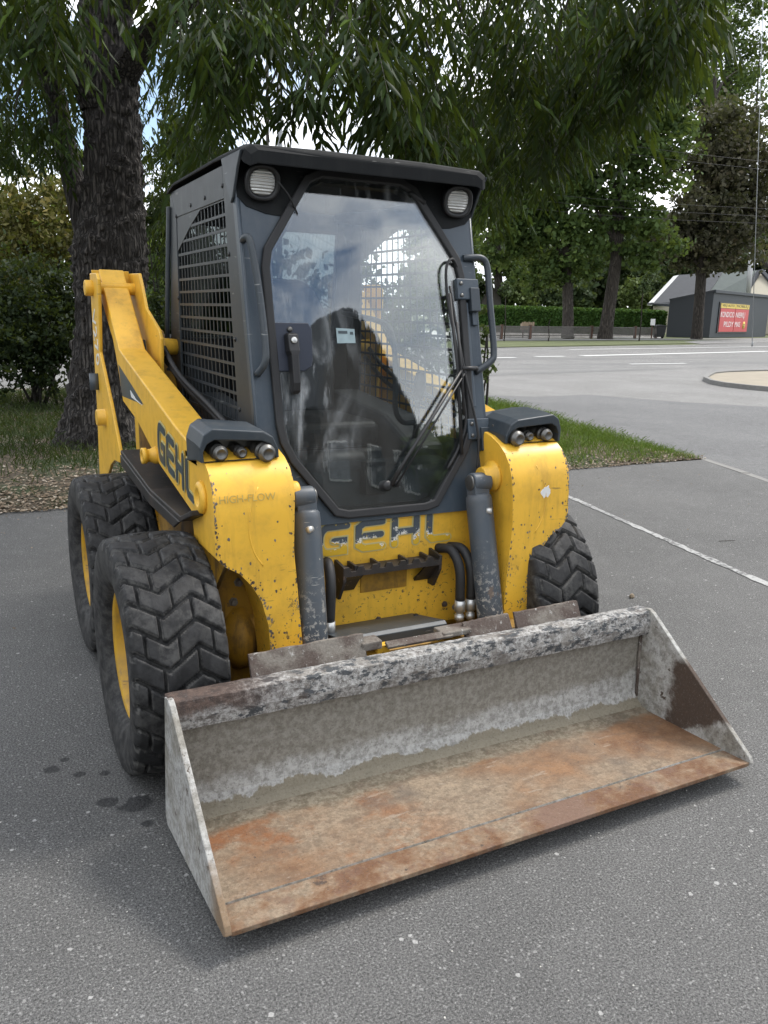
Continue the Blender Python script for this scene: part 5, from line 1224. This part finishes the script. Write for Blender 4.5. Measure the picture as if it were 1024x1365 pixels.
# hedge
a_, b_ = gnd(630, 442.5), gnd(886, 447.0); a_, b_ = np.array(a_), np.array(b_)
ht = topz(640, 408.5, gnd(640, 442.5)); ht2 = topz(870, 410.5, gnd(870, 446.8)); L_ = np.linalg.norm(b_-a_); dr = (b_-a_)/L_; nr = np.array([-dr[1], dr[0], 0])
if np.dot(nr, CAM-a_) < 0: nr = -nr
H = tag(empty('hedge', tuple(map(float, a_))), 'long clipped green hedge across the road behind the wire fence', 'hedge')
m = MB()
def hp(u, w_, z): return tuple(dr*u+nr*w_+np.array([0, 0, z]))
m.add([hp(u, w_, z) for u in (0, L_) for w_, z in ((-.1, 0), (-.1, ht*.96), (-1.5, ht*.96), (-1.5, 0))], [(0, 1, 5, 4), (1, 2, 6, 5), (2, 3, 7, 6), (0, 3, 2, 1), (4, 5, 6, 7)])
m.build('hedge_core', plain('hedge_core_green', (.015, .035, .01), .9), H)
rg = np.random.RandomState(9); n = 26000; u = rg.rand(n)*L_; top = rg.rand(n) < .3; wv = np.where(top, -rg.rand(n)*1.5, rg.normal(size=n)*.06); zz = np.where(top, ht+rg.normal(size=n)*.05*ht/2, rg.rand(n)*ht)
P = dr[None]*u[:, None]+nr[None]*wv[:, None]; P[:, 2] = zz
tag(quads_np('foliage', P, rg.uniform(.15, .34, n), LEAF_HEDGE, H, np.clip(rg.rand(n)*.6+.4*(zz > ht*.93), 0, 1), 10), None, None, None, 'stuff')  # leaves near the top take lighter tones, sky light put into the colour
# plaza behind the fence, verge and pavement before it
def quad(name, P, mat, z): return sheet(name, [tuple(gnd(*p)[:2]) for p in P], z, mat)
quad('gravel_yard', [(560, 452), (690, 451.6), (800, 450.8), (884, 450.8), (884, 447.2), (760, 444.6), (640, 441.5), (560, 440.5)], GRAVEL, .0)
quad('pavement', [(560, 454.2), (800, 453.6), (935, 452.6), (1060, 452.4), (1060, 450.2), (935, 451.2), (800, 452.0), (560, 452.6)], KERB, .004)
quad('grass_strip', [(560, 464), (645, 463), (780, 460.6), (926, 457.6), (905, 455.2), (840, 454.6), (700, 454.6), (560, 455)], FIELD, .002)
quad('driveway', [(935, 458.5), (1060, 456), (1060, 452.6), (1000, 452.5), (930, 454.0), (912, 456.0)], STREET, .006)
# fence
FN = tag(empty('wire_fence', tuple(map(float, gnd(640, 452)))), 'low rusty wire fence with brown posts along the pavement across the road', 'fence'); f0 = gnd(640, 452)
def fpt(px, z=0):
    py = 452.2+(px-640)*(450.6-452.2)/240; g = gnd(px, py); return np.array([g[0]-f0[0], g[1]-f0[1], z])
fh = topz(700, 434, gnd(700, 451.8)); RUST = plain('rusty_post', (.09, .05, .035), .8, var=.3, nscale=3); WIRE = plain('fence_wire', (.13, .12, .11), .7, .3)
for px in (612, 668, 706, 788, 846, 874):
    m = MB(); p = fpt(px); m.box((p[0], p[1], fh*.5), (.16, .16, fh)); m.box((p[0], p[1], fh+.03), (.2, .2, .05)); m.build('post', RUST, FN)
m = MB()
for z in (.25, fh*.93):
    m.tube([tuple(fpt(600, z)), tuple(fpt(884, z))], .035, 5)
for k in range(190):
    p = fpt(600+284*k/190); m.box((p[0], p[1], fh*.5), (.045, .045, fh*.92))
tag(m.build('pickets', WIRE, FN), None, None, None, 'stuff')
# staked saplings, planter box, bin, notice
for px, py, top_, hgt, lab in ((731, 455, 426, 300, 'bare sapling stake left of the first roadside trunk'), (852, 454.5, 372, 372, 'tall thin sapling right of the leaning trunk'), (672, 455, 378, 378, 'thin sapling at the left end of the far verge')):
    g = gnd(px, py); z1 = topz(px+4, top_, g); e = tag(empty('sapling', tuple(map(float, g))), lab, 'sapling', 'young staked trees on the far verge'); kk = hdist(g)/FPX
    m = MB(); m.tube(curvy([(0, 0, 0), (.04, .02, z1*.3), (-.04, .03, z1*.7), (.05, 0, z1)], 4), [.9*kk*(1-.05*i) for i in range(13)], 7); m.build('trunk', BARKF, e)
    rg = np.random.RandomState(px); P, sh, _ = blob_pts([(0, 0, z1*.9, z1*.10, z1*.10, z1*.14, 1)], 260, rg, 0, 10)
    if px != 731: tag(quads_np('crown', P, .22, LEAF_FAR, e, sh, px), None, None, None, 'stuff')
g = gnd(702, 450.5); zt_ = topz(702, 429.5, g); zb_ = topz(702, 439.5, g); kk = hdist(g)/FPX; e = tag(empty('planter_box', tuple(map(float, g))), 'wooden plank planter box on two legs standing in the gravel yard', 'planter box')
WOOD = plain('weathered_wood', (.24, .18, .12), .85, var=.35, nscale=2); wx = 8.2*kk; dirx = Vector((_r[0], _r[1], 0)); diry = Vector((-_r[1], _r[0], 0)).normalized()
rz = math.atan2(dirx.y, dirx.x)
e.rotation_euler = (0, 0, rz)
for k in range(6):
    m = MB(); m.box((-wx+(k+.5)*wx/3, -.3, (zt_+zb_)/2+(k % 2)*.04), (wx/3-.03, .05, zt_-zb_)); m.build('plank', WOOD, e)
m = MB(); m.box((0, .02, (zt_+zb_)/2-.05), (wx*1.96, .58, (zt_-zb_)*.8)); m.build('box', WOOD, e)
for x in (-wx*.62, wx*.62):
    m = MB(); m.box((x, 0, zb_/2), (.12, .12, zb_)); m.build('leg', RUST, e)
g = gnd(879, 450.8); z1 = topz(879, 433, g); kk = hdist(g)/FPX; e = tag(empty('litter_bin', tuple(map(float, g)), ), 'dark wheeled refuse bin beside the kiosk side wall', 'bin'); e.rotation_euler = (0, 0, rz)
m = MB(); m.loft([[(a*6*kk*s, b*5*kk*s, z) for a, b in ((-1, -1), (1, -1), (1, 1), (-1, 1))] for z, s in ((.12, .78), (z1*.88, 1))]); m.build('body', BLK, e, .03)
m = MB(); m.prism([(-6.6*kk, z1*.89), (6.6*kk, z1*.89), (6*kk, z1*.97), (0, z1), (-6*kk, z1*.97)], -5.6*kk, 5.6*kk, 'y'); m.build('lid', RUB, e, .02)
for x in (-4.5*kk, 4.5*kk):
    m = MB(); m.lathe((x, 3.4*kk, .2), (1, 0, 0), [(-.08, .2), (.08, .2)], 12); m.build('wheel', RUB, e)
g = gnd(868, 451.0); z1 = topz(868, 425, g); z0 = topz(868, 433.5, g); e = tag(empty('notice_board', tuple(map(float, g))), 'small white notice on a post in front of the bin', 'notice'); e.rotation_euler = (0, 0, rz)
m = MB(); m.box((0, 0, z1/2), (.1, .08, z1)); m.build('post', RUST, e)
m = MB(); m.box((0, -.07, (z1+z0)/2), (5.4*kk, .04, z1-z0)); m.build('board', WHT, e)

# ---- kiosk
KB = [np.array(gnd(*p)) for p in ((945, 450.2), (1020, 448.9), (888, 448.9))]
kf, kr, kl = KB; kz = topz(947, 386, kf)
kx_ = (kr-kf); kw = np.linalg.norm(kx_[:2]); kang = math.atan2(kx_[1], kx_[0])
KS = tag(empty('kiosk', (float(kf[0]), float(kf[1]), 0)), 'flat roofed slate grey kiosk with a red and yellow lettered window across the road', 'kiosk'); KS.rotation_euler = (0, 0, kang)
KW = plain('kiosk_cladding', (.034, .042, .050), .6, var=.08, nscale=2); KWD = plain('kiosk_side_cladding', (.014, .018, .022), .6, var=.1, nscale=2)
rot = Matrix.Rotation(-kang, 2)
lv_ = rot @ Vector((kl[0]-kf[0], kl[1]-kf[1])); kd = 9.0; kzr = kz*.80
kw_ = kw
# side wall runs back from the left corner
m = MB(); m.add([(0, 0, 0), (kw_, 0, 0), (kw_, 0, kz), (0, 0, kz), (lv_.x, lv_.y, 0), (lv_.x, lv_.y, topz(887, 398, kl)), (lv_.x+kw_*.9, lv_.y+1, 0), (lv_.x+kw_*.9, lv_.y+1, topz(887, 398, kl))],
               [(0, 1, 2, 3), (0, 3, 5, 4), (1, 6, 7, 2), (4, 5, 7, 6), (3, 2, 7, 5)])
m.build('wall', KW, KS)
zl = topz(887, 398, kl)
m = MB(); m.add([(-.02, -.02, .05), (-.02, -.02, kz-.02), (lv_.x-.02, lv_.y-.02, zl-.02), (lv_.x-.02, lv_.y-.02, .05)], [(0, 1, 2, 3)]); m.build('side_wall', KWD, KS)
ts = kz*.065
m = MB(); m.box((kw_/2, -.10, kz-ts/2), (kw_*1.01, .24, ts)); m.build('fascia', KW, KS, .02)
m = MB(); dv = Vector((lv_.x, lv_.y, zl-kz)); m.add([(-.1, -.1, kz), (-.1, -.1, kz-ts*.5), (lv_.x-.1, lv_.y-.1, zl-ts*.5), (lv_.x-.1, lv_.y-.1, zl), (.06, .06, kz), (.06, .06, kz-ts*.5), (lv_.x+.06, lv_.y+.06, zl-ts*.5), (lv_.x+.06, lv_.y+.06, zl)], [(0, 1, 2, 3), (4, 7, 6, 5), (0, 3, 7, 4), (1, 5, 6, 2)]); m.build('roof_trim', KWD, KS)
# window as the photo shows: frame, two red panes with print, centre mullion
wx0, wx1 = kw_*.115, kw_*.60
wz0, wz1 = kz*.125, kz*.735; wc = (wx0+wx1)/2; ww = wx1-wx0; wh = wz1-wz0
m = MB(); m.box((wc, -.03, (wz0+wz1)/2), (ww*1.06, .10, wh*1.08)); wf = m.build('window', BLK, KS)
RED = plain('red_film', (.50, .045, .05), .45, var=.1, nscale=2); YFI = plain('yellow_film', (.70, .52, .10), .5, var=.06)
for k, x0, x1 in ((0, wx0+.04, wc-.06), (1, wc+.06, wx1-.04)):
    m = MB(); m.box(((x0+x1)/2, -.10, wz0+wh*.41), (x1-x0, .05, wh*.82)); m.build('pane', RED, wf)
    m = MB(); m.box(((x0+x1)/2, -.10, wz0+wh*.915), (x1-x0, .05, wh*.16)); m.build('pane', YFI, wf)
def ktext(txt, size, x, z, mat, sx): 
    return text_obj(txt, size, (x, -.135, z), (R(90), 0, 0), mat, wf, 'lettering', .004, sx)
WP = plain('white_film', (.80, .78, .76), .5, var=.05)
def kfit(txt, size, u0, u1, v, mat):
    o = ktext(txt, wh*size, wx0+ww*(u0+u1)/2, wz0+wh*v, mat, 1.0); xs = [q.co.x for q in o.data.vertices]; o.scale = (ww*(u1-u0)/(max(xs)-min(xs)), 1, 1)
kfit('KONDICIO', .27, .015, .475, .60, WP); kfit('NIERIŲ', .27, .53, .86, .60, WP)
kfit('PILDY', .27, .15, .475, .26, WP); kfit('MAS', .27, .53, .72, .26, WP)
kfit('VISŲ AUTO', .13, .04, .46, .925, BLK); kfit('MOBILIŲ', .13, .54, .95, .925, BLK)
m = MB(); m.lathe((wc+ww*.36, -.125, wz0+wh*.24), (0, -1, 0), [(0, wh*.135), (.03, wh*.135), (.031, 0)], 28); m.build('round_sticker', YFI, wf)
for dz in (.035, -.03): 
    m = MB(); m.box((wc+ww*.36, -.16, wz0+wh*(.24+dz)), (wh*.15, .004, wh*.035), Matrix.Rotation(R(-12), 3, 'Y')); m.build('sticker_print', BLK, wf)

# ---- house behind the kiosk
hb = np.array(at(860, 420, 112)); HS = tag(empty('house', (float(hb[0]), float(hb[1]), 0)), 'cream house with a broad dark pitched roof rising behind the kiosk', 'house')
CREAM = plain('cream_render', (.36, .33, .26), .85, var=.08); TILE = plain('dark_roof_sheet', (.036, .040, .047), .85, var=.2, nscale=1.5); TILE2 = plain('grey_green_roof_sheet', (.066, .082, .078), .85, var=.25, nscale=1.5)
def hw(px, py, d): return tuple(np.array(at(px, py, d))-np.array([hb[0], hb[1], 0]))
def hq(name, P, mat, thick=.25):
    m = MB(); a = [Vector(p) for p in P]; nn = (a[1]-a[0]).cross(a[-1]-a[0]).normalized()
    if nn.dot(Vector((CAM[0]-hb[0], CAM[1]-hb[1], 0))) < 0: nn = -nn
    n = len(a); m.add([tuple(p) for p in a]+[tuple(p-nn*thick) for p in a], [tuple(range(n)), tuple(range(n, 2*n))[::-1]]+[(i, (i+1) % n, n+(i+1) % n, n+i) for i in range(n)]); return m.build(name, mat, HS)
hq('roof', [hw(868, 404, 106), hw(905, 366.5, 116), hw(964, 362.5, 120), hw(937, 402, 110)], TILE)
hq('roof', [hw(932, 402.5, 110), hw(962, 363.5, 119.8), hw(1013.5, 360, 124), hw(990, 402, 116)], TILE2)
hq('roof_edge', [hw(863, 405.5, 105.5), hw(898, 368, 116), hw(905, 366.5, 116), hw(869, 406, 105.5)], plain('pale_metal', (.45, .46, .45), .5), .15)
hq('roof_edge', [hw(863, 405.5, 105.4), hw(869, 404.5, 105.4), hw(893, 405.5, 106), hw(893, 409, 106)], TILE, .2)
hq('wall', [hw(872, 408, 107), hw(905, 408, 108), hw(905, 452, 108), hw(872, 450, 107)], CREAM)
hq('gable', [hw(1014, 364, 123), hw(990, 400, 117), hw(990, 445, 117), hw(1050, 445, 117), hw(1050, 400, 117)], CREAM)
hq('roof_edge', [hw(1013, 359.5, 122.5), hw(1014, 364.5, 122.5), hw(1046, 401, 117), hw(1049, 398, 117)], TILE, .4)
hq('roof_edge', [hw(1013, 359.5, 122.5), hw(1014, 364.5, 122.5), hw(991, 401, 117), hw(988, 398, 117)], TILE, .4)
m = MB(); p = np.array(hw(997, 402, 114)); q = np.array(hw(1002, 333, 114)); m.tube([tuple(p), tuple(q)], .28, 8); m.build('flue_pipe', plain('galvanised', (.42, .42, .42), .5, .3), HS)
# small dark roofed house left of the hedge end
hb2 = np.array(at(655, 400, 105)); H2 = tag(empty('shed', (float(hb2[0]), float(hb2[1]), 0)), 'small dark gabled shed half hidden at the left end of the hedge', 'shed')
kk = 105/FPX
def s2(px, py, d): return tuple(np.array(at(px, py, d))-np.array([hb2[0], hb2[1], 0]))
m = MB(); m.add([s2(642, 400, 105), s2(655, 380, 105), s2(668, 398, 105), s2(668, 420, 105), s2(642, 420, 105), s2(642, 400, 110), s2(655, 380, 110), s2(668, 398, 110), s2(668, 420, 110), s2(642, 420, 110)], [(0, 1, 2, 3, 4), (5, 9, 8, 7, 6), (2, 7, 8, 3), (0, 4, 9, 5)]); m.build('wall', plain('dark_timber', (.05, .045, .04), .8), H2)
m = MB(); m.add([s2(640, 402, 104.5), s2(655, 378.5, 104.5), s2(655, 378.5, 110.5), s2(640, 402, 110.5), s2(670, 400, 104.5), s2(670, 400, 110.5)], [(0, 1, 2, 3), (1, 4, 5, 2)]); m.build('roof', plain('pale_felt', (.22, .21, .20), .8), H2)
# ---- poles and overhead wires
def pole(px0, py0, px1, py1, dist, r_, label, mat, grp='thin street poles'):
    a = np.array(at(px0, py0, dist)); b = np.array(at(px1, py1, dist)); e = tag(empty('lamp_post', (float(b[0]), float(b[1]), 0)), label, 'lamp post', grp)
    m = MB(); m.tube([(0, 0, -.02), (a[0]-b[0], a[1]-b[1], a[2])], [r_*1.2, r_*.8], 10); m.build('pole', mat, e); m = MB(); m.lathe((0, 0, 0), (0, 0, 1), [(0, r_*2.4), (.25, r_*2.2), (.3, r_*1.3)], 12); m.build('foot', mat, e)
    m = MB(); d = Vector((a[0]-b[0], a[1]-b[1], a[2])); m.tube([tuple(d), (d.x+.3, d.y-.4, d.z+.25), (d.x+1.2, d.y-1.4, d.z+.35)], r_*.6, 8); m.box((d.x+1.5, d.y-1.75, d.z+.36), (.5, .6, .12)); m.build('lamp_head', mat, e)
ZP = plain('galvanised_pole', (.30, .31, .32), .5, .3)
pole(374, -160, 371, 200, 34, .10, 'grey pole seen against the sky behind the cab roof, the thicker one', ZP)
pole(356, -120, 355, 200, 40, .07, 'thin dark pole left of the thicker one behind the cab roof', TWIG)
pole(1027, -300, 1023, 300, 60, .022, 'grey lamp post at the right edge of the view by the kiosk', ZP)
def wires(name, label, A, Bp, cat='cable', grp='overhead cables'):
    for i, (a, b, sag, lab) in enumerate(zip(A, Bp, (8, 9, 7, 8, 9, 6), label)):
        p = [np.array(at(a[0]+(b[0]-a[0])*t, a[1]+(b[1]-a[1])*t+sag*4*t*(1-t), 62)) for t in (0, .2, .4, .6, .8, 1)]; m = MB(); o0 = p[0]
        m.tube([tuple(q-o0) for q in p], .013, 5); o = m.build(name, BLK); o.location = tuple(map(float, o0)); tag(o, lab, cat, grp)
wires('overhead_cable', ['uppermost overhead cable crossing the roadside trees', 'second overhead cable from the top', 'third overhead cable, running just above the lower pair', 'fourth overhead cable crossing the crowns', 'lowest overhead cable, above the kiosk roof'],
      [(560, 150), (560, 160), (560, 242), (560, 250), (560, 262)], [(1140, 226), (1140, 236), (1140, 282), (1140, 292), (1140, 300)])
wires('street_cable', ['upper cable across the sky gap left of the cab roof', 'lower cable across the sky gap left of the cab roof'], [(200, 90), (200, 128)], [(480, 170), (480, 205)])
# ================================================================ BEHIND THE VIEWER (seen in the door glass)
def back_house(x, y, rz, w_, d_, h, rh, lab):
    e = tag(empty('house', (x, y, 0)), lab, 'house'); e.rotation_euler = (0, 0, rz)
    DW = plain('dark_brick_render', (.07, .062, .055), .85, var=.2, nscale=2)
    m = MB(); m.prism([(-w_/2, 0), (w_/2, 0), (w_/2, h), (0, h+rh), (-w_/2, h)], 0, d_, 'y'); m.build('wall', DW, e)
    m = MB(); m.add([(-w_/2-.5, -.5, h-.3), (0, -.5, h+rh+.2), (w_/2+.5, -.5, h-.3), (-w_/2-.5, d_+.5, h-.3), (0, d_+.5, h+rh+.2), (w_/2+.5, d_+.5, h-.3), (0, -.5, h+rh), (0, d_+.5, h+rh)], [(0, 1, 4, 3), (1, 2, 5, 4)]); o = m.build('roof', TILE, e)
    q = o.modifiers.new('thick', 'SOLIDIFY'); q.thickness = .2
    for k in range(int(w_//2.4)):
        for z in (1.0, 3.9, 6.8):
            if z+1.5 > h: continue
            xx = -w_/2+1.5+k*2.4; m = MB(); m.box((xx, -.03, z+.75), (1.3, .08, 1.6)); wi = m.build('window', WHT, e)
            for dx in (-.31, .31):
                m = MB(); m.box((xx+dx, -.09, z+.75), (.54, .04, 1.42)); m.build('pane', GLASSW, wi)
    return e
GLASSW = plain('window_pane_dark', (.05, .06, .07), .08, var=.2)
back_house(13.6, -26.3, R(-212.5), 7.5, 10, 9.5, 5.0, 'dark gabled three storey house behind the viewer, mirrored in the cab door')
rg = np.random.RandomState(91); B = []
for k in range(26):
    a = R(100)+k*R(7.2)+rg.uniform(-.04, .04); dd = rg.uniform(34, 46); h = rg.uniform(4, 8.5); B.append((math.sin(a)*dd, math.cos(a)*dd, h, 3.6, 3.6, rg.uniform(3, 4.5), 1))
P, sh, _ = blob_pts(B, 26000, rg, .2, 50); P = P[P[:, 2] > 0]
tag(quads_np('woodland', P, rg.uniform(.4, .8, len(P)), LEAF_MID, None, sh[:len(P)], 92), 'belt of trees behind the viewer, mirrored low in the cab door', None, None, 'stuff')
for o in list(bpy.data.objects):
    if o.type == 'MESH' and not o.data.materials: print('nomat', o.name)
print('tris', sum(len(o.data.loops)-2*len(o.data.polygons) for o in bpy.data.objects if o.type == 'MESH'))
